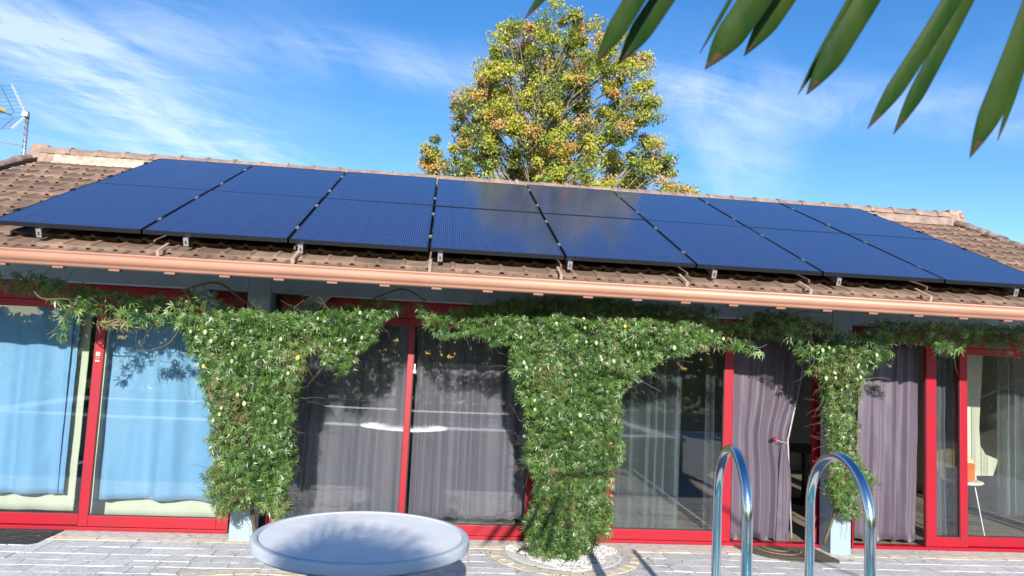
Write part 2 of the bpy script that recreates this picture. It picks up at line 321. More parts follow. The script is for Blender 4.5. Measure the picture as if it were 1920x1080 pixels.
while y > -11.4:
    d = random.choice((.15, .18, .21, .24)) if y > -3 else .2; x = -6.9+random.uniform(0, .2)
    while x < 13.9:
        w = random.choice((.15, .19, .23, .27, .31)) if y > -3 else .24; cx, cy = x+w/2, y-d/2
        r1, r2 = ringd(cx, cy, RC1), ringd(cx, cy, RC2)
        if r1 > .73 and not (RR2-.10 < r2 < RR2+.10): pav.append((cx, cy, w, d, 'paver'))
        x += w
    y -= d
for x in np.arange(-2.2, 11.2, .18):
    if ringd(x, -.315, RC1) > .72: pav.append((x+.09, -.315, .18, .085, 'sand'))
for c, ra, arc in ((RC1, .65, (math.pi*1.0, math.pi*2.0)), (RC2, RR2, (0, 2*math.pi))):
    n = int(ra*(arc[1]-arc[0])/.13)
    for i in range(n):
        a = arc[0]+(i+.5)*(arc[1]-arc[0])/n; pav.append((c[0]+ra*math.cos(a), c[1]+ra*math.sin(a), .13, .1, 'sand', a+math.pi/2))
def seen(p):
    a, b, z = pj((p[0], p[1], 0)); return -40 < a < 1960 and b < 1100 and not (480 < a < 870 and b < 1062)
vis = sorted([p for p in pav if seen(p)], key=lambda p: -p[2]*p[3]/((p[1]-CAM[1])**2)); vset = set(map(id, vis[:300]))
allm = MB()
for p in pav:
    mb = paver_mesh(p[2], p[3]); rz = p[5] if len(p) > 5 else random.uniform(-.02, .02); zz0 = random.uniform(-.0025, .0025)
    if id(p) in vset:
        o = mb.build('paver', M[p[4]], patio, loc=(p[0], p[1], zz0)); o.rotation_euler = (random.uniform(-.008, .008), random.uniform(-.008, .008), rz)
    else:
        c_, s_ = math.cos(rz), math.sin(rz); allm.add([(p[0]+c_*a-s_*b, p[1]+s_*a+c_*b, q+zz0) for a, b, q in mb.v], mb.f, 0 if p[4] == 'paver' else 1)
allm.build('paving', [M['paver_all'], M['sand']], patio, kind='stuff')
# bed of white gravel round the foot of the middle vine
gv = []; mb = MB(); mb.lathe([(0, .004), (.40, .006), (.52, .003), (.56, -.01)], (*RC1, 0), 36).build('gravel_bed', M['gravel'], kind='structure')
n = 2600; a = rng.random(n)*2*math.pi; r = np.sqrt(rng.random(n))*(.46+.08*np.sin(3*a)+.03*np.sin(7*a)); P = np.stack([RC1[0]+r*np.cos(a), RC1[1]+r*np.sin(a), np.full(n, .006)], 1); P = P[P[:, 1] < -.03]; n = len(P)
cube = ([(-.5, -.5, -.4), (.5, -.4, -.4), (.4, .5, -.4), (-.4, .5, -.4), (-.3, -.3, .4), (.3, -.2, .45), (.2, .3, .4), (-.3, .2, .45)], [(0, 3, 2, 1), (4, 5, 6, 7), (0, 1, 5, 4), (1, 2, 6, 5), (2, 3, 7, 6), (3, 0, 4, 7)])
cloud('gravel', [cube], P, norm(rng.normal(0, .3, (n, 3))+[0, 0, 1]), norm(rng.normal(0, 1, (n, 3))*[1, 1, .1]), .012+rng.random(n)*.014, np.zeros(n, int), [M['gravel'], M['mortar']], (rng.random(n) < .12).astype(int), kind='stuff', label='white gravel spread round the foot of the middle vine', category='gravel')
# ------------------------------------------------------------------ pool (raised, behind the camera's view, seen in the panes and the rails)
pool = thing('swimming_pool', 'raised swimming pool with pale coping, mirrored in the door panes', 'pool')
X0, X1, Y0, Y1, H = -3.1, 7.5, -7.55, -4.1, .6
for (a, b, c, d) in ((X0, Y1-.2, X1, Y1), (X0, Y0, X1, Y0+.2), (X0, Y0+.2, X0+.2, Y1-.2), (X1-.2, Y0+.2, X1, Y1-.2)): MB().box(a, b, -.02, c, d, H-.05).build('wall', M['plaster'], pool)
for (a, b, c, d) in ((X0-.04, Y1-.38, X1+.04, Y1+.04), (X0-.04, Y0-.04, X1+.04, Y0+.36), (X0-.04, Y0+.362, X0+.36, Y1-.382), (X1-.36, Y0+.362, X1+.04, Y1-.382)): MB().box(a, b, H-.048, c, d, H).build('coping', M['coping'], pool, bevel=.008)
MB().add([(X0+.2, Y0+.2, H-.13), (X1-.2, Y0+.2, H-.13), (X1-.2, Y1-.2, H-.13), (X0+.2, Y1-.2, H-.13)], [(0, 1, 2, 3)]).build('water', M['water'], pool)
# ladder handrails
def rail(name, pa, pb, ztop, label):
    t = thing(name, label, 'handrail', 'pool ladder handrails')
    a, b = Vector(pa), Vector(pb); d = b-a; R = d.length/2; c = (a+b)/2; d.normalize(); pts = []
    pts.append(Vector((a.x, a.y, H))); n = 6
    for i in range(1, n): pts.append(Vector((a.x, a.y, H+(ztop-R-H)*i/n)))
    for i in range(0, 25):
        th = math.pi-math.pi*i/24; pts.append(Vector((c.x+d.x*R*math.cos(th), c.y+d.y*R*math.cos(th), ztop-R+R*math.sin(th))))
    for i in range(1, 10): pts.append(Vector((b.x, b.y, ztop-R-(ztop-R+.3)*i/9)))
    MB().tube(pts, .0215, 20).build('tube', M['steel'], t, smooth=True)
    MB().lathe([(.0225, .03), (.05, .028), (.055, .012), (.055, 0)], (a.x, a.y, H), 24).build('base_flange', M['steel'], t, smooth=True)
D1 = 3.42
A1 = at(1345, 950, CAM[1]+D1); B1 = at(1402, 950, CAM[1]+D1-.5); A2 = at(1519, 950, CAM[1]+D1-.06); B2 = at(1632, 950, CAM[1]+D1-.56)
rail('pool_handrail', A1[:2].tolist()+[0], B1[:2].tolist()+[0], at(1372, 834, CAM[1]+D1-.25)[2]-.021, 'narrower polished steel handrail arch, in front of the red door mullion')
rail('pool_handrail', A2[:2].tolist()+[0], B2[:2].tolist()+[0], at(1580, 847, CAM[1]+D1-.3)[2]-.021, 'wider polished steel handrail arch, in front of the slim right vine')
# ------------------------------------------------------------------ house
house = thing('house', 'low house with brown tiled roof, copper gutter and red sliding glass doors', 'house')
HX0, HX1 = -1.45, 10.95
PT = .4132; th = math.atan(PT); ct, st = math.cos(th), math.sin(th)
def zt(y, off=-.19): return 2.653+off+PT*(y+1.2)
RY = 2.333; RX0, RX1 = -1.60, 10.72
# room
wl = lambda n, m, *b: MB().box(*b).build(n, m, house)
wl('floor', M['roomfloor'], HX0, .06, -.02, HX1, 5, .025)
wl('wall', M['room'], HX0, 5.0, 0, HX1, 5.2, 2.6)
wl('wall', M['wallout'], HX0-.15, .0, 0, HX0, 5.2, 2.6); wl('wall', M['wallout'], HX1, .0, 0, HX1+.15, 5.2, 2.6)
wl('ceiling', M['room'], HX0, .02, 2.34, HX1, 5, 2.40)
wl('partition_wall', M['room'], 1.86, .12, .026, 1.96, 5, 2.339); wl('partition_wall', M['room'], 4.86, .12, .026, 4.96, 2.6, 2.339)
wl('wall', M['timber'], HX0, -.02, 2.301, HX1, .10, 2.6)
for xg, s_ in ((HX0-.15, 1), (HX1, 1)):
    MB().add([(xg, -.0, 2.6), (xg, 5.2, 2.6), (xg, 5.2, zt(-.53)), (xg, RY, zt(RY)-.06), (xg, 0, zt(0)-.06), (xg+.15, -.0, 2.6), (xg+.15, 5.2, 2.6), (xg+.15, 5.2, zt(-.53)), (xg+.15, RY, zt(RY)-.06), (xg+.15, 0, zt(0)-.06)],
             [(0, 1, 2, 3, 4), (9, 8, 7, 6, 5), (0, 5, 6, 1), (1, 6, 7, 2), (2, 7, 8, 3), (3, 8, 9, 4), (4, 9, 5, 0)]).build('gable', M['wallout'], house)
# timber frame in front of the glazing
BY0, BY1 = -.26, -.04
posts = [(at(430, 1000, BY0)[0], at(472, 1000, BY0)[0]), (4.70, 4.92), (at(1557, 1000, BY0)[0], at(1596, 1000, BY0)[0]), (-1.35, -1.13), (10.6, 10.82)]
posts = [(c-.105, c+.105) for c in [(a+b)/2 for a, b in posts]]
for a, b in posts: MB().box(a, BY0, -.01, b, BY1, 2.62).build('post', M['timber'], house, bevel=.005)
ps = sorted(posts)
for (a, b), (c, d) in zip(ps[:-1], ps[1:]):
    MB().box(b+.002, BY0+.004, 2.268, c-.002, BY1, 2.62).build('beam', M['timber'], house, bevel=.004)
    for x, s_ in ((b, 1), (c, -1)): MB().bar((x+.0*s_, BY0+.075, 1.76), (x+.50*s_, BY0+.075, 2.32), .13, .13, (0, 1, 0)).build('brace', M['timber'], house, bevel=.004)
# eave: soffit, fascia, rafter ends
MB().add([(RX0, -1.42, zt(-1.42)-.07), (RX1, -1.42, zt(-1.42)-.07), (RX1, -.02, zt(-.02)-.2), (RX0, -.02, zt(-.02)-.2), (RX0, -1.42, zt(-1.42)-.055), (RX1, -1.42, zt(-1.42)-.055), (RX1, -.02, zt(-.02)-.185), (RX0, -.02, zt(-.02)-.185)],
         [(0, 3, 2, 1), (4, 5, 6, 7), (0, 1, 5, 4), (2, 3, 7, 6), (1, 2, 6, 5), (3, 0, 4, 7)]).build('soffit', M['soffit'], house)
MB().box(RX0, -1.44, 2.31, RX1, -1.421, 2.36).build('fascia', M['soffit'], house)
gp = [(-1.445, 2.395), (-1.445, 2.33), (-1.452, 2.312), (-1.47, 2.300), (-1.50, 2.298), (-1.515, 2.302), (-1.524, 2.312), (-1.527, 2.322), (-1.535, 2.326), (-1.552, 2.336), (-1.562, 2.352), (-1.565, 2.370), (-1.560, 2.386), (-1.563, 2.392), (-1.571, 2.397), (-1.573, 2.404), (-1.569, 2.410), (-1.561, 2.411), (-1.554, 2.406), (-1.552, 2.395), (-1.552, 2.37), (-1.54, 2.345), (-1.50, 2.312), (-1.46, 2.325), (-1.450, 2.395)]
gut = MB().extrude_x(gp, RX0-.02, RX1+.02, True).build('gutter', M['gutter'], house, smooth=True)
x = at(532, 522, -1.47)[0]-.41*6
while x < RX1:
    if x > RX0: MB().box(x-.04, -1.51, 2.282, x+.04, -1.455, 2.2995).build('bracket', M['brk'], gut, bevel=.003)
    x += .405
# roof
deck = [(-1.43, zt(-1.43)-.055), (RY, zt(RY)-.055), (6.1, zt(RY)-PT*(6.1-RY)-.055), (6.1, zt(RY)-PT*(6.1-RY)-.02), (RY, zt(RY)-.02), (-1.43, zt(-1.43)-.02)]
roof = MB().extrude_x(deck, RX0+.03, RX1-.03, True).build('roof', M['soffit'], house)
TW, TC = .206, .312
def tile_template():
    mb = MB(); prof = [(0, .004), (.03, .001), (.09, -.002), (.150, .0), (.166, .002), (.172, .014), (.186, .019), (.201, .015), (.209, .004)]
    k = len(prof); Ln = TC+.05; v = []
    v += [(x, 0, z+.030) for x, z in prof]; v += [(x, Ln, z+.004) for x, z in prof]; v += [(x, 0, z+.006) for x, z in prof]; v += [(x, .008, z+.034) for x, z in prof]
    f = [(2*k+j, 2*k+j+1, j+1, j) for j in range(k-1)]+[(j, j+1, 3*k+j+1, 3*k+j) for j in range(k-1)]+[(3*k+j, 3*k+j+1, k+j+1, k+j) for j in range(k-1)]+[(2*k, 0, 3*k, k), (3*k-1, k+k-1, 4*k-1, k-1)]
    return mb.add(v, f)
tt = tile_template(); tmesh = tt.mesh('tile', M['tile']); slope_len = (RY-.06+1.50)/ct
tiles = []; i = 0; s = 0
PX0, PX1 = 0, 9.2
while s < slope_len-.1:
    x = RX0+.02+(TW/2 if i % 2 else 0)-(TW if i % 2 else 0)
    while x < RX1-.02:
        if x > RX0-.08: tiles.append((x, -1.50+s*ct, s, i))
        x += TW
    s += TC; i += 1
def tvis(t):
    x, y, s_, i_ = t; a, b, z = pj((x+.1, y, zt(y)))
    if not (-30 < a < 1950): return 0
    if PX0-.05 < x < PX1 and y > -.8: return 0
    return 1/z**2
order = sorted(tiles, key=lambda t: -tvis(t)); big = set(order[:300]); rest = MB()
tv = np.array(tt.v)
for t in tiles:
    x, y, s_, i_ = t; Ln = TC+.05
    loc = Vector((x, y, zt(y)+random.uniform(-.002, .002))); R = Matrix.Rotation(th+random.uniform(-.006, .006), 3, 'X') @ Matrix.Rotation(random.uniform(-.012, .012), 3, 'Z')
    if t in big:
        o = link('tile', tmesh, roof, loc=loc); o.rotation_euler = R.to_euler()
    else: rest.add([loc+R @ Vector(q) for q in tt.v], tt.f)
s = 0
while s < (6.1-RY)/ct-.34:      # rear slope, plain
    y = 6.1-s*ct; R = Matrix.Rotation(math.pi, 3, 'Z') @ Matrix.Rotation(th, 3, 'X'); x = RX0+.22
    while x < RX1: rest.add([Vector((x, y, zt(RY)-PT*(y-RY)))+R @ Vector(q) for q in tt.v], tt.f); x += TW
    s += TC
rest.build('tiling', M['tile_all'], roof, kind='stuff')
def cap_tile(w=.125, h=.095, l=.36):
    mb = MB(); prof = [(-w, 0), (-w*.93, h*.45), (-w*.6, h*.86), (-w*.25, h), (w*.25, h), (w*.6, h*.86), (w*.93, h*.45), (w, 0)]; k = len(prof)
    st_ = [(0, 1.0, 0), (l-.055, .93, -.004), (l-.05, 1.04, .002), (l-.006, 1.07, .003), (l, 1.0, .0)]; v = []
    for x, sc, dz in st_: v += [(x, a*sc, b*sc+dz) for a, b in prof]
    v += [(0, a*.85, b*.8) for a, b in prof]
    return mb.add(v, [(i*k+j, (i+1)*k+j, (i+1)*k+j+1, i*k+j+1) for i in range(4) for j in range(k-1)]+[(j, j+1, 5*k+j+1, 5*k+j) for j in range(k-1)]+[tuple(4*k+j for j in range(k))])
cm = cap_tile().mesh('ridge_tile', M['ridge']); x = RX0+.12; RZ = zt(RY)+.09
while x < RX1-.2:
    o = link('ridge_tile', cm, roof, loc=(x, RY, RZ+random.uniform(-.003, .003))); o.rotation_euler = (random.uniform(-.02, .02), 0, random.uniform(-.012, .012)); x += .332
mb = MB()
def mort(x0, x1, w0, n=40):
    v = []
    for i in range(n+1):
        xx = x0+(x1-x0)*i/n; e = noise.noise(Vector((xx*3, 0, 0)))*.025; w = w0*(1-.75*i/n) if w0 > .05 else w0; ya = RY-.13-w+e
        v += [(xx, ya, zt(ya)+.024), (xx, ya+.012, zt(ya)+.042), (xx, RY-.135, zt(RY-.135)+.055+.02*noise.noise(Vector((xx*6, 4, 0)))), (xx, RY-.10, RZ+.012), (xx, RY+.1, RZ+.012)]
    mb.add(v, [(5*i+j, 5*i+5+j, 5*i+6+j, 5*i+1+j) for i in range(n) for j in range(4)])
mort(RX0+.10, RX1-.08, .02, 160); mb.build('mortar', M['mortar_old'], roof, smooth=True); mb = MB(); mort(RX0+.30, 1.2, .055, 40); mb.v = [(a, b-.003, c+.003) for a, b, c in mb.v]; mb.build('mortar', M['mortar'], roof, smooth=True)
vm = cap_tile(.068, .055, .40).mesh('verge_tile', M['mossy']); vml = cap_tile(.07, .06, .40).mesh('verge_tile', M['ridge'])
for xv, me in ((RX0, vml), (RX1, vm)):
    s = .05
    while s < slope_len-.1:
        yy = -1.50+s*ct; o = link('verge_tile', me, roof, loc=(xv, yy, zt(yy)+.012+.05*(s/slope_len)**4+random.uniform(-.006, .01))); o.rotation_euler = (Matrix.Rotation(th+random.uniform(-.02, .02), 3, 'X') @ Matrix.Rotation(math.pi/2, 3, 'Z')).to_euler(); s += .335
    MB().obox((xv+(.105 if xv < 0 else -.0), (-1.5+RY)/2, zt((-1.5+RY)/2)+.05), (1, 0, 0), (0, ct, st), (0, -st, ct), .012, slope_len/2-.02, .022).build('verge_strip', M['flash'] if xv < 0 else M['mossy'], roof)
for xv, me in ((RX0-.02, M['ridge']), (RX1-.1, M['mossy'])):
    MB().add([(xv, RY-.15, RZ-.14), (xv+.26, RY-.15, RZ-.12), (xv+.26, RY+.12, RZ-.12), (xv, RY+.13, RZ-.14), (xv+.02, RY-.09, RZ+.120), (xv+.22, RY-.08, RZ+.110), (xv+.22, RY+.08, RZ+.110), (xv+.02, RY+.09, RZ+.120)], [(0, 3, 2, 1), (4, 5, 6, 7), (0, 1, 5, 4), (1, 2, 6, 5), (2, 3, 7, 6), (3, 0, 4, 7)]).build('ridge_end_tile', me, roof, bevel=.02)
# ------------------------------------------------------------------ sliding doors
RT = .10
def sash(x0, x1, y, z0=.035, z1=2.10, sl=.08, sr=.08, glass=True, handle=None, bot=.10, label=None):
    d = MB().box(x0, y-.022, z0, x0+sl, y+.022, z1).box(x1-sr, y-.022, z0, x1, y+.022, z1).box(x0+sl, y-.021, z0, x1-sr, y+.021, z0+bot).box(x0+sl, y-.021, z1-.07, x1-sr, y+.021, z1).build('sliding_door', M['red'], house, bevel=.004)
    MB().box(x0+sl-.001, y-.012, z0+bot, x1-sr+.001, y-.006, z0+bot+.009).box(x0+sl, y-.012, z0+bot+.0092, x0+sl+.008, y-.006, z1-.07).box(x1-sr-.008, y-.012, z0+bot+.0092, x1-sr, y-.006, z1-.07).build('seal', M['rubber'], d)
    MB().box(x0+sl-.003, y-.004, z0+bot-.003, x1-sr+.003, y+.004, z1-.067).build('glass_pane', M['glass'], d)
    if handle is not None: MB().box(handle-.009, y-.045, .98, handle+.009, y-.023, 1.22).build('handle', M['white'], d, bevel=.004)
    return d
sash(-1.12, .40, .045, sr=.05); dB = sash(.372, 1.70, -.004, sl=.085, sr=.10)
sash(2.06, 3.34, .045, sl=.09, sr=.05); sash(3.283, 4.60, -.004, sl=.06, sr=.09)
MB().box(3.352, -.05, 1.58, 3.366, .02, 1.66).box(3.345, -.062, 1.57, 3.375, -.051, 1.60).build('latch', M['white'], house, bevel=.003)
sash(4.99, 5.40, .045); sash(5.30, 6.593, -.004, sl=.07, sr=.096)
sash(7.478, 7.60, .045, sl=.06, sr=.05)
sash(8.685, 9.152, -.004, sl=.118, sr=.084); sash(9.068, 10.56, .045, sl=.084, sr=.08)
MB().box(8.69, -.030, .06, 8.695, -.0265, 2.0).build('seal', M['rubber'], dB)
for x0, x1 in ((-1.12, 1.71), (2.05, 4.69), (4.935, 7.60), (7.88, 10.59)):
    MB().box(x0, -.035, .0, x1, .075, .032).build('door_track', M['red'], house, bevel=.003)
    MB().box(x0, -.030, 2.105, x1, .075, 2.299).build('lintel', M['red'], house)
    MB().box(x0, -.036, 2.205, x1, -.031, 2.212).box(x0, -.036, 2.245, x1, -.031, 2.252).build('lintel_groove', M['red'], house)
    for xj in (x0, x1-.012): MB().box(xj, -.032, .033, xj+.012, .074, 2.10).build('door_jamb', M['red'], house)
# sticker on the first mullion
stk = MB().box(.388, -.0285, 1.52, .432, -.0262, 1.64).build('sticker', M['red'], dB)
for k_, (a, b) in enumerate(((1.60, 1.635), (1.545, 1.56))):
    for q in range(3): MB().box(.392+q*.013, -.0302, a, .401+q*.013, -.0287, b).build('print', M['white'], stk)
MB().box(.392, -.0302, 1.575, .43, -.0287, 1.59).build('print', mat('orange_print', (.75, .2, .02), .5), stk)
# interior cream pier and furniture seen through the right panes
pr = [at(a, b, .80) for a, b in ((1790, 660), (1843, 664), (1836, 800), (1838, 835), (1848, 852), (1872, 862), (1862, 892), (1790, 892))]
MB().add([(p[0], .80, min(p[2], 2.338)) for p in pr]+[(p[0], .90, min(p[2], 2.338)) for p in pr], [tuple(range(8)), tuple(range(15, 7, -1))]+[(i, i+8, (i+1) % 8+8, (i+1) % 8) for i in range(8)]).build('pier', M['cream'], house)
# ------------------------------------------------------------------ curtains
def curtain(x0, x1, zb, ztp, y, folds, amp, seed, wtop=None, xc=None, hemw=0, nx=120, nz=30, pinch=None, side=0):
    v = []; mb = MB(); ph = [random.Random(seed+i).uniform(0, 6.28) for i in range(6)]
    for j in range(nz+1):
        t = j/nz; z = zb+(ztp-zb)*t
        for i in range(nx+1):
            u = i/nx; a0, a1 = x0, x1
            if wtop: a0 = x0+(wtop[0]-x0)*t; a1 = x1+(wtop[1]-x1)*t
            if pinch:
                zp, wp, side_x, pw = pinch; g = math.exp(-((z-zp)/pw)**2); a0 = a0+(side_x-wp-a0)*g*.0 if side else a0; a1 = a1+(side_x-a1)*g
            x = a0+(a1-a0)*u; uu = u+.03*math.sin(2*math.pi*u*2.3+ph[0]); A = amp*(.55+.45*(1-t))*(.75+.35*math.sin(3.1*u+ph[1]))
            yy = y+A*math.sin(2*math.pi*folds*uu+ph[2]+.25*math.sin(2.2*t+ph[3]))+A*.22*math.sin(2*math.pi*folds*2.17*uu+ph[4]+1.2*t)+.012*noise.noise(Vector((x*5, z*2.2, seed)))+.006*noise.noise(Vector((x*14, z*11, seed)))
            zz_ = z-(hemw*(.5+.5*math.sin(2*math.pi*folds*uu+ph[2]+1)) if j == 0 else 0)
            v.append((x, yy, zz_))
    w = nx+1; return mb.add(v, [(j*w+i, j*w+i+1, (j+1)*w+i+1, (j+1)*w+i) for j in range(nz) for i in range(nx)])
def cloth(mb, name, m, parent=None, thick=.002, **k):
    o = mb.build(name, m, parent, smooth=True, **k); s_ = o.modifiers.new('solidify', 'SOLIDIFY'); s_.thickness = thick; return o
t = thing('curtain', 'light blue curtain, farthest left, cream lining showing along its right edge', 'curtain', 'light blue curtains')
X = lambda px, py, Y: at(px, py, Y)[0]
cloth(curtain(-1.1, X(108, 900, .2), .27, 2.15, .19, 3.2, .07, 11), 'fabric', M['blue'], t)
cloth(curtain(X(96, 900, .24), X(108, 900, .24)+.07, .27, 2.15, .22, .5, .012, 21), 'side_fabric', M['blue'], t)
cloth(curtain(-1.1, X(141, 930, .32), .10, 2.15, .31, 3, .02, 12), 'lining', M['lining'], t)
t = thing('curtain', 'light blue curtain on the right of the first red mullion, cream hem below', 'curtain', 'light blue curtains')
cloth(curtain(X(188, 900, .15), 1.72, .25, 2.15, .17, 2.6, .05, 31, wtop=(X(205, 600, .15), 1.72)), 'fabric', M['blue'], t)
cloth(curtain(X(172, 930, .3), 1.75, .07, 2.15, .28, 2.4, .02, 32), 'lining', M['lining'], t)
tag(cloth(curtain(2.0, 3.32, .06, 2.15, .34, 6, .07, 41), 'curtain', M['mauve']), 'dark grey curtain behind white voile, left of the centre mullion', 'curtain', 'dark curtains')
tag(cloth(curtain(2.12, 3.27, .05, 2.12, .18, 6, .055, 42, nx=200), 'sheer_curtain', M['sheer_l'], thick=.0006), 'white voile hanging behind glass between the left vine and the centre mullion', 'sheer curtain', 'voile curtains')
tag(cloth(curtain(3.36, 4.65, .12, 2.15, .34, 7, .07, 43), 'curtain', M['mauve']), 'dark grey curtain behind glass, right of the centre mullion', 'curtain', 'dark curtains')
tag(cloth(curtain(3.38, 4.25, .08, 2.12, .16, 5, .03, 44, nx=160), 'sheer_curtain', M['sheer'], thick=.0006), 'thin white voile behind glass, right of the centre mullion', 'sheer curtain', 'voile curtains')
tag(cloth(curtain(5.1, X(1275, 850, .25), .06, 2.15, .24, 9, .03, 45, nx=180), 'sheer_curtain', M['sheer2'], thick=.0008), 'grey voile hanging behind the pane right of the middle vine', 'sheer curtain', 'voile curtains')
tag(cloth(curtain(X(1312, 850, .25), X(1330, 850, .25), .06, 2.15, .14, 1.5, .01, 46, nx=30), 'sheer_curtain', M['sheer'], thick=.0008), 'narrow gathered strip of voile just left of the red mullion', 'sheer curtain', 'voile curtains')
# tied back curtain in the open doorway
t = thing('curtain', 'mauve curtain tied back in the open doorway with a red ball', 'curtain', 'mauve curtains')
cx0, cx1 = X(1374, 850, .06), X(1498, 990, .06); tie_z = at(1478, 826, .06)[2]
def tied():
    mb = curtain(cx0, X(1478, 990, .06), .055, 2.12, .09, 4.2, .030, 51, wtop=(cx0, X(1507, 680, .06)), pinch=(tie_z, .1, X(1476, 826, .06), .30), hemw=.03); return mb
cloth(tied(), 'fabric', M['purple'], t)
cloth(curtain(X(1458, 990, .03), X(1484, 990, .03), .01, tie_z+.0, .075, 1.3, .018, 52, nx=30, wtop=(X(1467, 830, .05), X(1477, 830, .05))), 'side_fabric', M['purple'], t)
pa = [(X(1484, 990, .1), .1, .06), (X(1477, 826, .1), .1, tie_z), (X(1504, 700, .1), .1, 1.75), (X(1507, 670, .1), .1, 2.1)]
MB().tube(pa, .009, 6).build('edge_binding', M['hemedge'], t, smooth=True)
tb = Vector(at(1452, 823, .0)); MB().lathe([(0, -.022), (.012, -.018), (.02, -.008), (.022, 0), (.02, .008), (.012, .018), (0, .022)], tb, 16).build('ball', M['red'], t, smooth=True)
MB().tube([tb, (X(1466, 826, .02), .02, tie_z-.015), (X(1478, 828, .05), .07, tie_z-.03)], .004, 6).build('tie_cord', M['hemedge'], t)
tag(cloth(curtain(X(1603, 900, .1), X(1718, 990, .1), .075, 2.12, .10, 4, .035, 61, wtop=(X(1612, 700, .1), X(1726, 700, .1)), hemw=.03), 'curtain', M['purple']), 'mauve curtain hanging straight in the opening right of the slim vine', 'curtain', 'mauve curtains')
tag(cloth(curtain(X(1752, 900, .2), X(1800, 900, .2), .08, 2.12, .2, 4, .03, 71, nx=60), 'sheer_curtain', M['sheer_d'], thick=.0008), 'grey voile behind the narrow pane between two red mullions', 'sheer curtain', 'voile curtains')
tag(cloth(curtain(X(1872, 900, .35), X(1935, 900, .35), .3, 2.12, .35, 4, .04, 72, nx=60), 'sheer_curtain', M['sheer2'], thick=.0008), 'pale voile behind the far right pane', 'sheer curtain', 'voile curtains')
# shell chair, dark table and wall board inside
ch = thing('chair', 'cream shell chair with orange cushion behind the far right pane', 'chair')
cc = Vector((X(1832, 880, 1.6)+.02, .62, 0)); cc = Vector(at(1813, 896, .42)); cc.z = .60
sh = []; nu, nv = 14, 10
for j in range(nv+1):
    for i in range(nu+1):
        a = -1.25+2.5*i/nu; tt_ = j/nv; rr = .21+.05*tt_; sh.append((cc.x+rr*math.sin(a)*1.0, cc.y+.16-rr*math.cos(a)*-.6-.1+.1*tt_, cc.z+.02+.34*tt_*(.35+.65*math.cos(a*.85))))
cloth(MB().add(sh, [(j*(nu+1)+i, j*(nu+1)+i+1, (j+1)*(nu+1)+i+1, (j+1)*(nu+1)+i) for j in range(nv) for i in range(nu)]), 'backrest', mat('cream_shell', (.78, .6, .34), .4), ch, thick=.01)
MB().lathe([(0, -.0), (.19, .01), (.215, .03), (.2, .045), (0, .03)], (cc.x, cc.y+.08, cc.z), 24).build('seat', M['cream'], ch, smooth=True)
MB().box(cc.x-.13, cc.y-.02, cc.z+.05, cc.x+.09, cc.y+.03, cc.z+.24).build('cushion', mat('orange_cloth', (.8, .13, .02), .8), ch, bevel=.02)
for sx in (-1, 1):
    for sy in (-1, 1): MB().tube([(cc.x+.09*sx, cc.y+.08+.08*sy, cc.z+.005), (cc.x+.15*sx, cc.y+.08+.16*sy, .03)], .008, 8).build('leg', M['galv'], ch)
tb_ = thing('dining_table', 'dark round table in the dim room behind the open doorway', 'table')
tc_ = Vector((X(1510, 850, 2.2), 2.2, 0)); MB().lathe([(0, .72), (.52, .72), (.53, .735), (.52, .75), (0, .75)], tc_, 32).build('tabletop', mat('dark_wood', (.05, .04, .035), .35), tb_)
MB().lathe([(.26, .026), (.24, .05), (.05, .09), (.04, .4), (.05, .719)], tc_, 20).build('pedestal', M['black'], tb_, smooth=True)
# ------------------------------------------------------------------ door mats
def doormat(name, pts, z, m, m2, label, slabs):
    t = thing(name, label, 'doormat'); k = len(pts)
    MB().add([(x, y, .001) for x, y in pts]+[(x, y, z) for x, y in pts], [tuple(range(k))[::-1], tuple(range(k, 2*k))]+[(i, (i+1) % k, k+(i+1) % k, k+i) for i in range(k)]).build('backing', m, t)
    return t
rb = mat('black_rubber_mat', (.02, .021, .023), .8, (.045, .045, .045), 30, bump=.8, bscale=90)
m1 = doormat('doormat', [(-.72, -.56), (.22, -.56), (.27, -.50), (.27, -.055), (-.72, -.055)], .010, rb, rb, 'black rubber doormat in front of the left sliding door', 0)
r2 = random.Random(3)
for i in range(26):
    x0 = -.70+r2.random()*.9; y0 = -.53+r2.random()*.42; a = r2.uniform(-.5, .5); pts = [(x0+.05*q*math.cos(a), y0+.05*q*math.sin(a)+.015*math.sin(q*1.6), .012) for q in range(5) if x0+.05*q*math.cos(a) < .26]
    if len(pts) > 1: MB().tube(pts, .006, 5).build('relief', rb, m1)
coir = mat('brown_coir', (.15, .115, .08), .95, (.085, .07, .05), 60, bump=1, bscale=220); coirp = mat('tan_coir_pattern', (.30, .225, .13), .95, (.2, .15, .09), 60, bump=1, bscale=220)
cxm, hw = 7.03, .36; pts = [(6.62, -.06), (6.64, -.2), (6.70, -.36), (6.80, -.48), (6.95, -.56), (7.1, -.59), (7.42, -.60), (7.46, -.52), (7.44, -.3), (7.42, -.06)][::-1]
m2_ = doormat('doormat', pts, .014, coir, coir, 'brown half-round coir doormat in front of the open doorway', 0)
for i, rr in enumerate((.36, .25, .14)):
    pp = [(cxm+rr*hw/.40*math.cos(math.pi+math.pi*k/20)*1.0, -.10+rr*1.15*math.sin(math.pi+math.pi*k/20), .014) for k in range(21)]; MB().tube(pp, .009 if i else .006, 6).build('pattern_ring', coirp if i else coir, m2_)
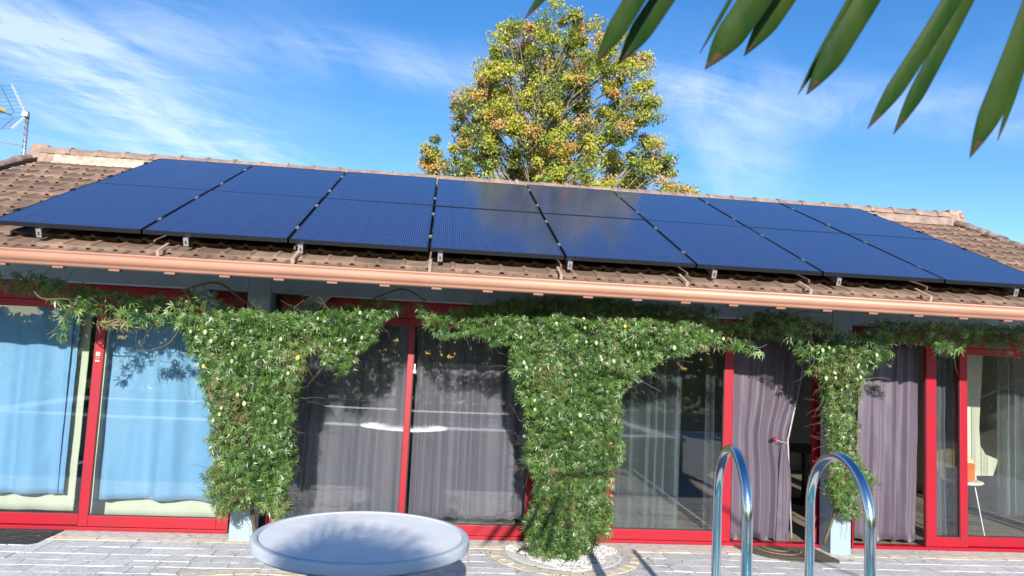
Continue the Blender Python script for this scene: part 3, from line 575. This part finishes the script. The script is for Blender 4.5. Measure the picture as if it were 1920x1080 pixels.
# ------------------------------------------------------------------ solar panels
PWD, PH = 1.15, 1.776; U = Vector((1, 0, 0)); V = Vector((0, ct, st)); NN = Vector((0, -st, ct)); O = Vector((0, -1.2, 2.653))
pw, ph = PWD-.018, PH-.012
gm = MB().add([(.010, .010, -.002), (pw-.010, .010, -.002), (pw-.010, ph-.010, -.002), (.010, ph-.010, -.002), (.010, .010, -.007), (pw-.010, .010, -.007), (pw-.010, ph-.010, -.007), (.010, ph-.010, -.007)], [(0, 1, 2, 3), (7, 6, 5, 4), (0, 4, 5, 1), (1, 5, 6, 2), (2, 6, 7, 3), (3, 7, 4, 0)]).mesh('glass', M['cells'])
fm = MB().box(0, 0, -.035, pw, .0098, 0).box(0, ph-.0098, -.035, pw, ph, 0).box(0, .01, -.035, .0098, ph-.01, 0).box(pw-.0098, .01, -.035, pw, ph-.01, 0).box(.011, .011, -.016, pw-.011, ph-.011, -.009).mesh('frame', M['black'])
clm = MB().box(-.016, -.03, -.01, .016, .03, .006).box(-.006, -.006, .006, .006, .006, .012).mesh('clamp', M['clampm']); clk = MB().box(-.022, -.03, -.03, .012, .03, .006).box(-.006, -.006, .006, .006, .006, .012).mesh('clamp', M['black'])
ordn = ['first', 'second', 'third', 'fourth', 'fifth', 'sixth', 'seventh', 'eighth']
Rm = Matrix((U, V, NN)).transposed().to_4x4()
for r_ in range(2):
    for c in range(8):
        t = bpy.data.objects.new('solar_panel', None); COL.objects.link(t); t.empty_display_size = .1
        t.matrix_world = Matrix.Translation(O+U*(c*PWD+.009)+V*(r_*PH+.004)+NN*random.uniform(-.0015, .0015)) @ Rm @ Matrix.Rotation(random.uniform(-.003, .003), 4, 'X') @ Matrix.Rotation(random.uniform(-.0025, .0025), 4, 'Y')
        t['label'] = f"dark blue solar panel, {ordn[c]} from the left in the {'lower' if r_ == 0 else 'upper'} row"; t['category'] = 'solar panel'; t['group'] = 'solar panels on the roof'
        link('glass', gm, t); link('frame', fm, t)
        for y_ in (.40, 1.36):
            link('clamp', clk if c in (0,) else clm, t, loc=(-.009 if c else -.006, y_, 0))
            if c == 7: link('clamp', clk, t, loc=(pw+.006, y_, 0))
rack = thing('mounting_rack', 'aluminium rails and roof hooks holding the solar panels above the tiles', 'mounting rack')
for px, py in ((70, 431), (347, 448), (562.5, 461.5), (825.6, 475.6), (1070, 491), (1341.5, 506), (1576, 520), (1909, 540)):
    x = at(px, py, -1.23)[0]; a = O+U*x-NN*.06-V*.03; MB().obox(a+V*1.8, U, V, NN, .018, 1.8, .022).build('rail', M['alu'], rack)
    MB().obox(a-V*.004-NN*.01, U, V, NN, .02, .003, .035).obox(a-V*.0075-NN*.012, U, V, NN, .005, .002, .012, 1).build('end_bracket', [M['galv'], M['black']], rack)
for i, (px, py) in enumerate(((300, 448), (551, 473), (807, 487), (1052, 502), (1287, 515), (1518, 529), (1742, 543))):
    x = at(px, py, -1.33)[0]; y_ = -1.36; zb = zt(y_)+.062; h = MB(); sk = .0
    h.obox((x, y_+.11, zt(y_+.11)+.078), U, V, NN, .012, .115, .003); h.obox((x, y_+.005, zb-.002), U, V, NN, .012, .003, .022); h.build('roof_hook', M['hook'], rack)
# ------------------------------------------------------------------ garden table
tab = thing('garden_table', 'round white plastic garden table with raised rim, standing on the paving', 'table')
TC_ = (3.195, -2.93, 0); TR = .612; zt_ = .74
def topmat():
    m = mat('table_plastic', (.90, .90, .90), .5, (.80, .82, .84), 5, bump=.15, bscale=250); t = m.node_tree; b = t.nodes['Principled BSDF']
    g = N(t, 'ShaderNodeNewGeometry'); vo = N(t, 'ShaderNodeTexVoronoi'); vo.inputs['Scale'].default_value = 75; vo.feature = 'DISTANCE_TO_EDGE'; L(t, g.outputs['Position'], vo.inputs[0])
    bp = N(t, 'ShaderNodeBump'); bp.inputs['Strength'].default_value = .5; bp.inputs['Distance'].default_value = .004; L(t, vo.outputs[0], bp.inputs['Height']); L(t, bp.outputs[0], b.inputs['Normal']); return m
rimm = mat('table_rim_plastic', (.56, .60, .64), .45, (.5, .54, .58), 4)  # white plastic like the top; its blue-grey shade is put into the colour
MB().lathe([(0, -.006), (.03, -.006), (.031, -.00725), (.036, -.00725), (.037, -.007), (.20, -.007), (.2005, -.00725), (.2045, -.00725), (.205, -.007), (.35, -.007), (.3505, -.00725), (.3545, -.00725), (.355, -.007), (TR-.045, -.007)], (TC_[0], TC_[1], zt_), 96).build('tabletop', topmat(), tab)
MB().lathe([(TR-.045, -.0075), (TR-.041, -.0072), (TR-.039, -.003), (TR-.036, -.0005), (TR-.032, .0), (TR-.018, .0), (TR-.012, -.001), (TR-.004, -.005), (TR-.001, -.010), (TR, -.016), (TR+.002, -.052), (TR+.001, -.057), (TR-.002, -.060), (TR-.02, -.072), (TR-.02, -.03), (TR-.05, -.025), (0, -.025)], (TC_[0], TC_[1], zt_), 96).build('rim', rimm, tab, smooth=True)
MB().lathe([(.33, -.085), (.36, -.05), (.36, -.0255)], (TC_[0], TC_[1], zt_), 48).build('apron', rimm, tab, smooth=True)
for k in range(4):
    a = math.pi/4+k*math.pi/2+.3; MB().bar((TC_[0]+.28*math.cos(a), TC_[1]+.28*math.sin(a), zt_-.08), (TC_[0]+.42*math.cos(a), TC_[1]+.42*math.sin(a), .004), .055, .055).build('leg', rimm, tab, bevel=.01)
# ------------------------------------------------------------------ television antenna
an = thing('tv_antenna', 'grey corner reflector television antenna on a mast above the left roof end', 'antenna')
ap = Vector(at(50, 216, 2.6)); MB().tube([(ap.x+.02, ap.y+.02, 3.1), (ap.x, ap.y+.02, ap.z+.05)], .02, 12).build('mast', M['galv'], an, smooth=True)
MB().obox((ap.x, ap.y-.02, ap.z), (1, 0, 0), (0, 1, 0), (0, 0, 1), .035, .035, .03).build('clamp', M['galv'], an, bevel=.005)
e = Vector((-.93, .36, 0)); bd = Vector((-.36, -.93, 0))
for sgn in (1, -1):
    p = (bd*.62+Vector((0, 0, .80*sgn))).normalized(); ln = .40 if sgn > 0 else .30
    for q, w in ((0.0, .012), (.18, .009), (.42, .009)): MB().bar(ap+e*q+p*.03, ap+e*q+p*ln, w*(2.4 if q == 0 else 1), .006, e).build('reflector_arm', M['white'] if q == 0 else M['alu'], an)
    for i in range(8 if sgn > 0 else 7):
        c = ap+p*(.04+(ln-.05)*i/(7 if sgn > 0 else 6)); MB().tube([c-e*.01, c+e*.55], .0032, 5).build('reflector_rod', M['alu'], an)
c0 = ap+bd*.02+e*.22; MB().bar(c0, c0+bd*.75, .018, .018).build('boom', M['alu'], an)
MB().bar(c0+bd*.12+Vector((0, 0, .02)), c0+bd*.30+Vector((0, 0, .02)), .09, .05).build('dipole_box', M['yellow'], an, bevel=.008)
for i in range(5): c = c0+bd*(.35+.09*i); MB().tube([c-e*.07, c+e*.07], .0035, 5).build('director', M['alu'], an)
MB().tube([(ap.x-.32, ap.y, 4.20), (ap.x+.02, ap.y, 4.17)], .006, 6).build('stay_rod', M['galv'], an)
cb = [ap+Vector((.022*math.cos(q*.9), .02+.022*math.sin(q*.9), -.03-q*.012)) for q in range(40)]; MB().tube(cb, .004, 5).build('cable', M['black'], an)
# ------------------------------------------------------------------ climbing vines
def palm_leaf(nl, spread, L0, w, droop):
    v = []; f = []
    for k in range(nl):
        a = math.radians(-spread/2+spread*k/(nl-1)); Lk = L0*(1-.28*abs(k-(nl-1)/2)/((nl-1)/2)); dx, dy = math.sin(a), math.cos(a); px_, py_ = dy, -dx; o = len(v)
        v += [(0, 0, 0), (dx*Lk*.45+px_*w, dy*Lk*.45+py_*w, droop*.1+.02), (dx*Lk, dy*Lk, -droop), (dx*Lk*.45-px_*w, dy*Lk*.45-py_*w, droop*.1+.02)]; f.append((o, o+1, o+2, o+3))
    return v, f
LT = [palm_leaf(5, 150, 1, .085, .2), palm_leaf(5, 190, 1, .075, .4), palm_leaf(6, 210, .95, .07, .3), palm_leaf(3, 90, 1, .10, .35), ([(0, 0, 0), (.13, .4, .03), (0, 1, -.2), (-.13, .4, .03)], [(0, 1, 2, 3)])]
VM = [M['v1'], M['v2'], M['v3'], M['v4']]
leaf_meshes = []
for ti in range(4):
    for mi in range(3):
        me = MB().add(*LT[ti]).mesh('leaf', VM[mi]); leaf_meshes.append(me)
def vy(z): return -.60-.48*min(max(z/2.1, 0), 1)
def vine_points(poly, dens, thick, ycen=None, szf=1):
    a = np.array(poly, float); area = abs(np.sum(a[:, 0]*np.roll(a[:, 1], -1)-np.roll(a[:, 0], -1)*a[:, 1]))/2; n = int(area*dens); q = sample(poly, n); P = np.zeros((n, 3))
    for i, (px, py) in enumerate(q):
        z = at(px, py, -.9)[2]; Y = vy(z) if ycen is None else (-.38-.37*min(max((z-1.5)/.5, 0), 1) if ycen == 'slim' else ycen); P[i] = at(px, py, Y)
    P[:, 1] += (rng.random(n)-.42)*2*thick+np.array([.13*noise.noise(Vector((p[0]*4.5, 1.7, p[2]*4.5)))+.07*noise.noise(Vector((p[0]*11, 5.7, p[2]*11))) for p in P])*(thick/.15); P[:, 0] += rng.normal(0, .012, n)
    P = P[P[:, 2] > .01]; return P
fr_me = []
for m_ in ('fruit', 'fruit_ripe'):
    k = MB().lathe([(.001, -.5), (.22, -.42), (.36, -.2), (.40, 0), (.35, .22), (.2, .42), (.001, .5)], (0, 0, 0), 8); fr_me.append(k.mesh('fruit', M[m_], True))
def vine(label, polys, n_fruit, stems, dark, group='climbing vines on the house front'):
    t = thing('climbing_vine', label, 'vine', group); Ps = [vine_points(*q[:4]) for q in polys]; szf = np.concatenate([np.full(len(a), q[4] if len(q) > 4 else 1.0) for a, q in zip(Ps, polys)]); P = np.concatenate(Ps); n = len(P)
    Nn = norm(rng.normal(0, .55, (n, 3))+[0, -1, .35]); D = norm(rng.normal(0, .7, (n, 3))+[0, -.3, -.65]); D = norm(D-Nn*np.sum(D*Nn, 1, keepdims=True)*.85)
    size = .026+.038*rng.random(n)**1.3; size *= szf; tid = rng.choice(5, n, p=[.29, .27, .22, .17, .05]); nz = np.array([noise.noise(Vector((p[0]*3, 3.3, p[2]*3))) for p in P])
    r = rng.random(n)+nz*.35; mid = np.where(r < .38, 0, np.where(r < .93, 1, np.where(r < .995, 2, 3))); mid = np.clip(mid, 0, 3)
    # the 300 that show largest (front-most) are leaves of their own
    front = np.argsort(P[:, 1]+rng.random(n)*.12)[:300]; fs_ = set(front.tolist()); keep = np.array([i not in fs_ for i in range(n)])
    cloud('foliage', LT, P[keep], Nn[keep], D[keep], size[keep], tid[keep], VM, mid[keep], t, kind='stuff')
    X_ = norm(np.cross(D, Nn)); Z_ = norm(np.cross(X_, D))
    for i in front:
        ti = min(tid[i], 3); o = link('leaf', leaf_meshes[ti*3+min(mid[i], 2)], t); s_ = size[i]*1.1
        o.matrix_world = Matrix(((X_[i][0]*s_, D[i][0]*s_, Z_[i][0]*s_, P[i][0]), (X_[i][1]*s_, D[i][1]*s_, Z_[i][1]*s_, P[i][1]), (X_[i][2]*s_, D[i][2]*s_, Z_[i][2]*s_, P[i][2]), (0, 0, 0, 1)))
    big_ = np.concatenate(Ps[:1]); cand = big_[np.argsort(big_[:, 1])[:len(big_)//3]]; 
    for i in range(n_fruit):
        c = cand[rng.integers(len(cand))]; o = link('fruit', fr_me[1 if rng.random() < .07 else 0], t, loc=(c[0], c[1]-.04, c[2])); s_ = rng.uniform(.028, .044); o.scale = (s_, s_, s_*1.05)
    sm = MB()
    for i in range(150):
        c = Vector(P[rng.integers(n)]); pts = [c]; d = Vector((rng.normal(0, 1), rng.normal(0, .35)-.1, rng.normal(0, 1))).normalized()
        for k in range(5): d = (d+Vector((rng.normal(0, .35), rng.normal(0, .15), rng.normal(-.05, .35)))).normalized(); pts.append(pts[-1]+d*.06)
        sm.tube(pts, [.0028, .0026, .0022, .0018, .0014, .0009], 4, False)
    sm.build('twigs', M['stem'], t, kind='stuff')
    for s_ in stems:
        pts = [Vector(at(a, b, c)) for a, b, c, r_ in s_]; MB().tube(smooth_path(pts), resamp([r_ for *_, r_ in s_], len(pts)), 7).build('stem', M['stem'], t, smooth=True)
    return t, P
def smooth_path(pts, k=5):
    out = []
    for i in range(len(pts)-1):
        p0, p1, p2, p3 = pts[max(i-1, 0)], pts[i], pts[i+1], pts[min(i+2, len(pts)-1)]
        for j in range(k):
            t = j/k; out.append(.5*((2*p1)+(p2-p0)*t+(2*p0-5*p1+4*p2-p3)*t*t+(3*p1-p0-3*p2+p3)*t**3))
    return out+[pts[-1]]
def resamp(r, n, k=5): return list(np.interp(np.linspace(0, n-1, (n-1)*k+1), range(n), r))
P1 = [(350, 592), (420, 590), (480, 588), (600, 590), (640, 583), (700, 585), (716, 600), (700, 640), (668, 662), (655, 690), (645, 705), (635, 690), (610, 685), (600, 650), (578, 665), (560, 720), (548, 760), (550, 880), (535, 925), (545, 958), (520, 975), (500, 955), (470, 945), (452, 962), (430, 950), (420, 975), (405, 960), (397, 935), (388, 890), (402, 868), (393, 820), (402, 770), (385, 720), (368, 680), (350, 640)]
G1a = [(180, 605), (230, 590), (300, 585), (350, 592), (352, 618), (300, 606), (250, 618), (200, 612)]
G1b = [(0, 508), (60, 512), (130, 530), (215, 545), (300, 555), (350, 572), (352, 596), (290, 592), (200, 590), (120, 575), (95, 548), (30, 545), (0, 540)]
G1c = [(350, 545), (395, 540), (420, 570), (520, 585), (560, 560), (640, 572), (720, 560), (760, 575), (730, 600), (640, 590), (500, 592), (360, 596)]
G1d = [(110, 575), (150, 568), (155, 598), (130, 605), (118, 640), (95, 640), (118, 605)]
vine('broad leafy vine pillar between the blue curtain and the voile, trailing far left', [(P1, .2, .15, None), (G1a, .022, .06, None, 1.6), (G1b, .05, .22, -.75, 1.3), (G1c, .06, .2, -.85), (G1d, .018, .03, -1.0, 1.4)], 45,
     [[(60, 540, -1.05, .006), (80, 560, -1.1, .006), (130, 562, -1.1, .005), (125, 590, -1.1, .004), (100, 620, -1.1, .003), (85, 628, -1.1, .002)], [(345, 600, -1.1, .004), (320, 640, -1.12, .004), (290, 655, -1.14, .003), (255, 660, -1.15, .002)],
      [(340, 545, -.8, .008), (405, 530, -.9, .009), (450, 560, -.9, .01), (480, 590, -.85, .011), (490, 700, -.8, .014), (470, 900, -.5, .016), (480, 1015, -.4, .02)], [(700, 560, -.8, .007), (755, 542, -.9, .008), (800, 565, -.95, .006)]], 0)
P2 = [(960, 592), (1000, 596), (1050, 592), (1100, 598), (1200, 596), (1290, 604), (1335, 622), (1345, 645), (1300, 660), (1240, 668), (1215, 700), (1190, 700), (1165, 740), (1158, 790), (1165, 850), (1145, 900), (1150, 980), (1120, 1010), (1100, 1036), (1040, 1046), (990, 1032), (985, 1000), (1000, 960), (1008, 900), (985, 860), (990, 800), (975, 750), (962, 700), (958, 650), (955, 620)]
P2t = [(1330, 625), (1420, 640), (1434, 660), (1412, 664), (1370, 652), (1335, 650)]
P2b = [(776, 568), (800, 578), (850, 600), (900, 596), (958, 592), (958, 640), (930, 650), (880, 626), (830, 636), (805, 618), (785, 592)]
G2 = [(820, 590), (880, 575), (960, 560), (1060, 556), (1200, 568), (1330, 575), (1345, 598), (1400, 612), (1440, 630), (1340, 622), (1100, 602), (950, 598), (860, 606)]
vine('largest vine, a wide leafy column in the middle rooted in the round gravel bed', [(P2, .2, .16, None), (P2t, .022, .04, -1.1, 1.5), (P2b, .07, .08, None), (G2, .09, .22, -.7, 1.2)], 55,
     [[(1010, 1030, -.62, .022), (1022, 1000, -.6, .02), (1020, 920, -.65, .018), (1060, 800, -.75, .016), (1050, 650, -.95, .014), (1040, 560, -1.0, .01)], [(1005, 1012, -.66, .02), (985, 1022, -.7, .012), (972, 1030, -.74, .006)], [(1110, 650, -1.1, .004), (1180, 700, -1.2, .003), (1240, 735, -1.22, .002)], [(1390, 645, -1.1, .004), (1420, 652, -1.12, .004), (1438, 646, -1.15, .002)]], 0)
P3s = [(1480, 636), (1530, 646), (1545, 700), (1520, 700), (1496, 672)]
P3 = [(1525, 648), (1545, 645), (1600, 655), (1632, 655), (1635, 685), (1612, 722), (1598, 770), (1603, 830), (1612, 870), (1645, 905), (1618, 905), (1604, 935), (1608, 972), (1585, 975), (1560, 940), (1552, 900), (1558, 850), (1550, 780), (1545, 720), (1532, 700)]
G3 = [(1400, 595), (1440, 580), (1490, 590), (1550, 600), (1575, 625), (1600, 630), (1640, 605), (1720, 602), (1840, 608), (1925, 615), (1925, 668), (1880, 650), (1800, 650), (1700, 642), (1600, 655), (1530, 650), (1480, 642), (1420, 630)]
P3t = [(1630, 652), (1672, 650), (1670, 684), (1632, 690)]
P3b = [(1750, 642), (1775, 640), (1800, 655), (1790, 668), (1762, 658)]
vine('slim vine narrowing down the right post, trailing to the far right', [(P3, .21, .09, 'slim'), (G3, .075, .2, -.7, 1.3), (P3s, .02, .05, 'slim', 1.4), (P3t, .03, .05, 'slim', 1.3), (P3b, .04, .05, -1.1, 1.4)], 32,
     [[(1470, 600, -.95, .008), (1500, 585, -.98, .007), (1552, 588, -1.0, .004)], [(1545, 1020, -.35, .014), (1580, 900, -.31, .014), (1575, 760, -.31, .012), (1565, 640, -.32, .01)], [(1610, 712, -.95, .004), (1650, 708, -1.0, .003), (1670, 712, -1.0, .002)]], 0)
# ------------------------------------------------------------------ tree behind the house
def tree(label, poly, Y, nclump, nleaf, depth, base, trunk_r, matw, seedv, top=None, size=.085, name='tree', group=None, tmats=None, jit=1.0):
    t = thing(name, label, 'tree', group); R_ = np.random.default_rng(seedv)
    q = sample(poly, nclump); p = np.array(poly, float)
    pe = np.array([a+(b-a)*f_ for a, b in zip(p, np.roll(p, -1, 0)) for f_ in (0, .5) if a[1] < 360]); q[:len(pe)] = pe+(np.array([p[:, 0].mean(), 300])-pe)*.05; cxp = p[:, 0].mean(); hw_ = (p[:, 0].max()-p[:, 0].min())/2
    C = np.zeros((nclump, 3))
    for i, (a, b) in enumerate(q):
        f_ = max(0, 1-((a-cxp)/hw_)**2)**.5; C[i] = at(a, b+10, Y); C[i][1] += R_.uniform(-1, 1)*depth*f_
    tk = MB(); top = Vector(top); b0 = Vector(base); tr = []
    for i in range(13): s_ = i/12; tr.append(b0.lerp(top, s_)+Vector((noise.noise(Vector((s_*3, seedv, 0)))*.35, noise.noise(Vector((s_*3, 9, seedv)))*.3, 0))*min(1, 2*s_))
    MB().tube(tr, [trunk_r*(1-i/13)**.8+.012 for i in range(13)], 9).build('trunk', M['bark'], t, smooth=True)
    lb = MB()
    for i in range(0, nclump, 2):
        c = Vector(C[i]); dist = (Vector((c.x, c.y, 0))-Vector((b0.x, b0.y, 0))).length; za = c.z-dist*.75-.3; s_ = min(max((za-b0.z)/(top.z-b0.z), .12), .9); k = s_*12; i0 = int(k); a = tr[i0].lerp(tr[min(i0+1, 12)], k-i0)
        mid_ = a.lerp(c, .5)+Vector((0, 0, -.08*dist)); r_ = .012+.020*dist*.4; pts = smooth_path([a, mid_, c], 4); lb.tube(pts, list(np.linspace(r_, .006, len(pts))), 5, False)
    lb.build('branches', M['bark'], t, smooth=True, kind='stuff')
    n = nclump*nleaf; ci = np.repeat(np.arange(nclump), nleaf); rad = R_.uniform(.12, .30, nclump)*jit
    off = norm(R_.normal(0, 1, (n, 3)))*(R_.random((n, 1))**.45); P = C[ci]+off*rad[ci][:, None]*[1.15, 1.15, .8]
    kind = R_.choice(4, nclump, p=matw); up = C[:, 2]; mid = np.where(R_.random(n) < .72, kind[ci], R_.choice(4, n, p=matw))
    Nn = norm(off+R_.normal(0, .6, (n, 3))+[0, -.5, .4]); D = norm(R_.normal(0, 1, (n, 3))+[0, 0, -.5]); quad = ([(0, 0, 0), (.34, .45, .05), (0, 1, -.12), (-.34, .45, .05)], [(0, 1, 2, 3)])
    cloud('crown', [quad], P, Nn, D, size*(.7+.6*R_.random(n)), np.zeros(n, int), tmats or [M['t1'], M['t2'], M['t3'], M['t4']], mid, t, kind='stuff'); return t
TP = [(985, 66), (1003, 34), (1022, 36), (1034, 58), (1060, 60), (1083, 44), (1092, 66), (1112, 78), (1130, 60), (1150, 90), (1188, 90), (1168, 120), (1212, 145), (1195, 165), (1208, 195), (1200, 225), (1218, 245), (1222, 272), (1242, 300), (1252, 328), (1298, 352), (1298, 380), (860, 380), (835, 322), (800, 308), (785, 295), (805, 268), (840, 288), (866, 256), (852, 215), (848, 182), (890, 168), (900, 125), (916, 98), (935, 78), (943, 48), (962, 54), (975, 75)]
tb0 = at(1030, 345, 10)
tree('tall maple with green and orange autumn leaves behind the house', TP, 10, 620, 190, 1.7, (tb0[0], 10, -.02), .2, [.27, .44, .20, .09], 5, top=at(1012, 110, 10), size=.062)
# ------------------------------------------------------------------ palm fronds overhead and a palm behind the camera
def leaflet(tip, base, w, Y0_, Y1_, bend, split=None, seed=0):
    """a pleated blade hanging from the frond: base and tip given where they hang"""
    a = Vector(at(*base, Y0_)); b = Vector(at(*tip, Y1_)); n = 90; v = []; f = []; d = (b-a); side = Vector(cr) ; side = (side-d.normalized()*side.dot(d.normalized())).normalized(); nrm_ = d.normalized().cross(side)
    for i in range(n+1):
        s_ = i/n; c = a.lerp(b, s_)+side*bend*math.sin(math.pi*s_); wd = w*.74*(min(1, .35+s_*1.6))*(1-max(0, (s_-.88)/.12)**1.5)+.0005; cre = wd*.30
        rag = .0
        v += [c-side*wd+nrm_*cre, c, c+side*wd+nrm_*cre]
        if i < n: o = 3*i; f += [(o, o+1, o+4, o+3), (o+1, o+2, o+5, o+4)]
    k_ = random.choice((1, 1, 2)); mi = [1 if (i//2) >= n-k_-(3 if i % 2 else 0) else 0 for i in range(2*n)]
    mb = MB(); mb.add(v, f); mb.m = mi; return mb
HUB = (2080, -760)
palm = thing('fan_palm', 'dark green fan palm fronds hanging into view at the upper right', 'palm')
def lf(tip, y0x, w, dep, bend=0.0):
    # y0x: where the blade crosses the top edge of the view; the blade carries on up towards the hub
    k = 2.6 if tip[1] > 150 else 4.0; k = (620)/(max(tip[1], 40)); base = (tip[0]+(y0x-tip[0])*(1+k*.9), tip[1]*(1-(1+k*.9)))
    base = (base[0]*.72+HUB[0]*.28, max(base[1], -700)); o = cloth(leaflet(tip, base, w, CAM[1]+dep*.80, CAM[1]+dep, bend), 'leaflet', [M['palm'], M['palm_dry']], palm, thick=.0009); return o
DD = 1.05
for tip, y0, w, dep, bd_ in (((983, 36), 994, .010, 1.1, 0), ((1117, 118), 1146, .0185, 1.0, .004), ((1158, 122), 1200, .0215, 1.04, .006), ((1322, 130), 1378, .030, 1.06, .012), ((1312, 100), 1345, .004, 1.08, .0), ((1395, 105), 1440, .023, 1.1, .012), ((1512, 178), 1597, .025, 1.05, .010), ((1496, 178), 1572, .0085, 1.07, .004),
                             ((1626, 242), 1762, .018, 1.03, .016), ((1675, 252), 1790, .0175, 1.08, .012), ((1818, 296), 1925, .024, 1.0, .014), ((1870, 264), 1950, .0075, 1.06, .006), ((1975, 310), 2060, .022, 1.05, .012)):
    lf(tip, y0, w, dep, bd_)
hubp = Vector(at(2080, -700, CAM[1]+.85)); hubp = CAM+np.array([1.05, .75, 1.35]); hubp = Vector(hubp)
MB().tube(smooth_path([Vector((7.3, -9.2, -.02)), Vector((7.32, -9.22, 1.4)), Vector((7.3, -9.2, 2.75))]), [.15]*6+[.13]*5, 12).build('trunk', M['bark'], palm, smooth=True)
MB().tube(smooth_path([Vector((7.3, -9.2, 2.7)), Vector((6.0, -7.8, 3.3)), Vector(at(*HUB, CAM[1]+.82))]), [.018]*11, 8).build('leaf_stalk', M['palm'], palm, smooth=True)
def fan(t, c, d, up, R_, n=26, spread=300, w=.028):
    c, d, up = Vector(c), Vector(d).normalized(), Vector(up); s_ = d.cross(up).normalized(); up = s_.cross(d); mb = MB()
    for k in range(n):
        a = math.radians(-spread/2+spread*k/(n-1)); q = d*math.cos(a)+s_*math.sin(a); p_ = d*-math.sin(a)+s_*math.cos(a); Lk = R_*(1-.15*abs(math.sin(a/2)))*random.uniform(.92, 1.05); v = []
        for s2, ww, dr in ((.05, .006, 0), (.4, w, .0), (.75, w*.8, -.05), (1, .002, -.22)): m_ = c+q*Lk*s2+Vector((0, 0, dr*R_)); v += [m_-p_*ww, m_+p_*ww]
        mb.add(v, [(0, 1, 3, 2), (2, 3, 5, 4), (4, 5, 7, 6)])
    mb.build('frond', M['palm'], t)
palm2 = thing('fan_palm', 'short fan palm standing beyond the pool, mirrored in the panes', 'palm')
pc = Vector((2.72, -12.2, 3.50)); MB().tube(smooth_path([Vector((pc.x, pc.y, -.02)), Vector((pc.x+.03, pc.y, 1.8)), pc]), [.14]*11, 12).build('trunk', M['bark'], palm2, smooth=True)
rp = random.Random(5)
for k in range(24):
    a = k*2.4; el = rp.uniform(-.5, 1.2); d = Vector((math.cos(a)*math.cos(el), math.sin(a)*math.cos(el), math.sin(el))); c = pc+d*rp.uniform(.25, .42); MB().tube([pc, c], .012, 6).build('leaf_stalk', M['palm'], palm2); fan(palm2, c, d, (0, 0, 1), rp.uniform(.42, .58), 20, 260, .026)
# hedge and yellow tree that the panes mirror
hg = []; n = 26000; hx = rng.uniform(-26, 40, n); hz = rng.random(n)**.8*(2.7+.5*np.sin(hx*.7)+.3*np.sin(hx*2.1)); hy = -18.5+rng.normal(0, .35, n)
P = np.stack([hx, hy, hz], 1); q = ([(0, 0, 0), (.4, .45, .05), (0, 1, -.12), (-.4, .45, .05)], [(0, 1, 2, 3)])
cloud('hedge', [q], P, norm(rng.normal(0, .6, (n, 3))+[0, 1, .4]), norm(rng.normal(0, 1, (n, 3))), .22+.16*rng.random(n), np.zeros(n, int), [M['t1'], M['t4'], M['t2']], rng.choice(3, n, p=[.5, .42, .08]), kind='stuff', label='dark green hedge far across the lawn, mirrored in the panes', category='hedge')
t = thing('tree', 'yellow leaved small tree mirrored in the far right panes', 'tree'); n = 9000; c = np.array([20.5, -15.5, 2.3]); off = norm(rng.normal(0, 1, (n, 3)))*(rng.random((n, 1))**.4)*[3.6, 1.2, 1.35]; P = c+off
MB().tube([(20.5, -15.5, -.02), (20.4, -15.5, 2.4)], [.14, .06], 8).build('trunk', M['bark'], t, smooth=True)
cloud('crown', [q], P, norm(off+rng.normal(0, .6, (n, 3))), norm(rng.normal(0, 1, (n, 3))), .1+.1*rng.random(n), np.zeros(n, int), [M['t2'], M['t3'], M['t4'], mat('yellow_leaf', (.5, .34, .02), .5, trans=.4)], rng.choice(4, n, p=[.25, .1, .35, .3]), t, kind='stuff')
# fallen leaves and petals on the paving
n = 260; fx = np.concatenate([rng.normal(4.85, .55, n//2), rng.uniform(-1, 9, n-n//2)]); fy = np.concatenate([-.45-np.abs(rng.normal(0, .3, n//2)), -.1-rng.random(n-n//2)**2*1.6])
cloud('fallen_leaves', [LT[4]], np.stack([fx, fy, np.full(n, .018)], 1), norm(rng.normal(0, .3, (n, 3))+[0, 0, 1]), norm(rng.normal(0, 1, (n, 3))*[1, 1, .1]), .02+.025*rng.random(n), np.zeros(n, int), VM, rng.choice(4, n, p=[.1, .2, .2, .5]), kind='stuff', label='dry fallen vine leaves scattered over the paving by the doors', category='leaves')
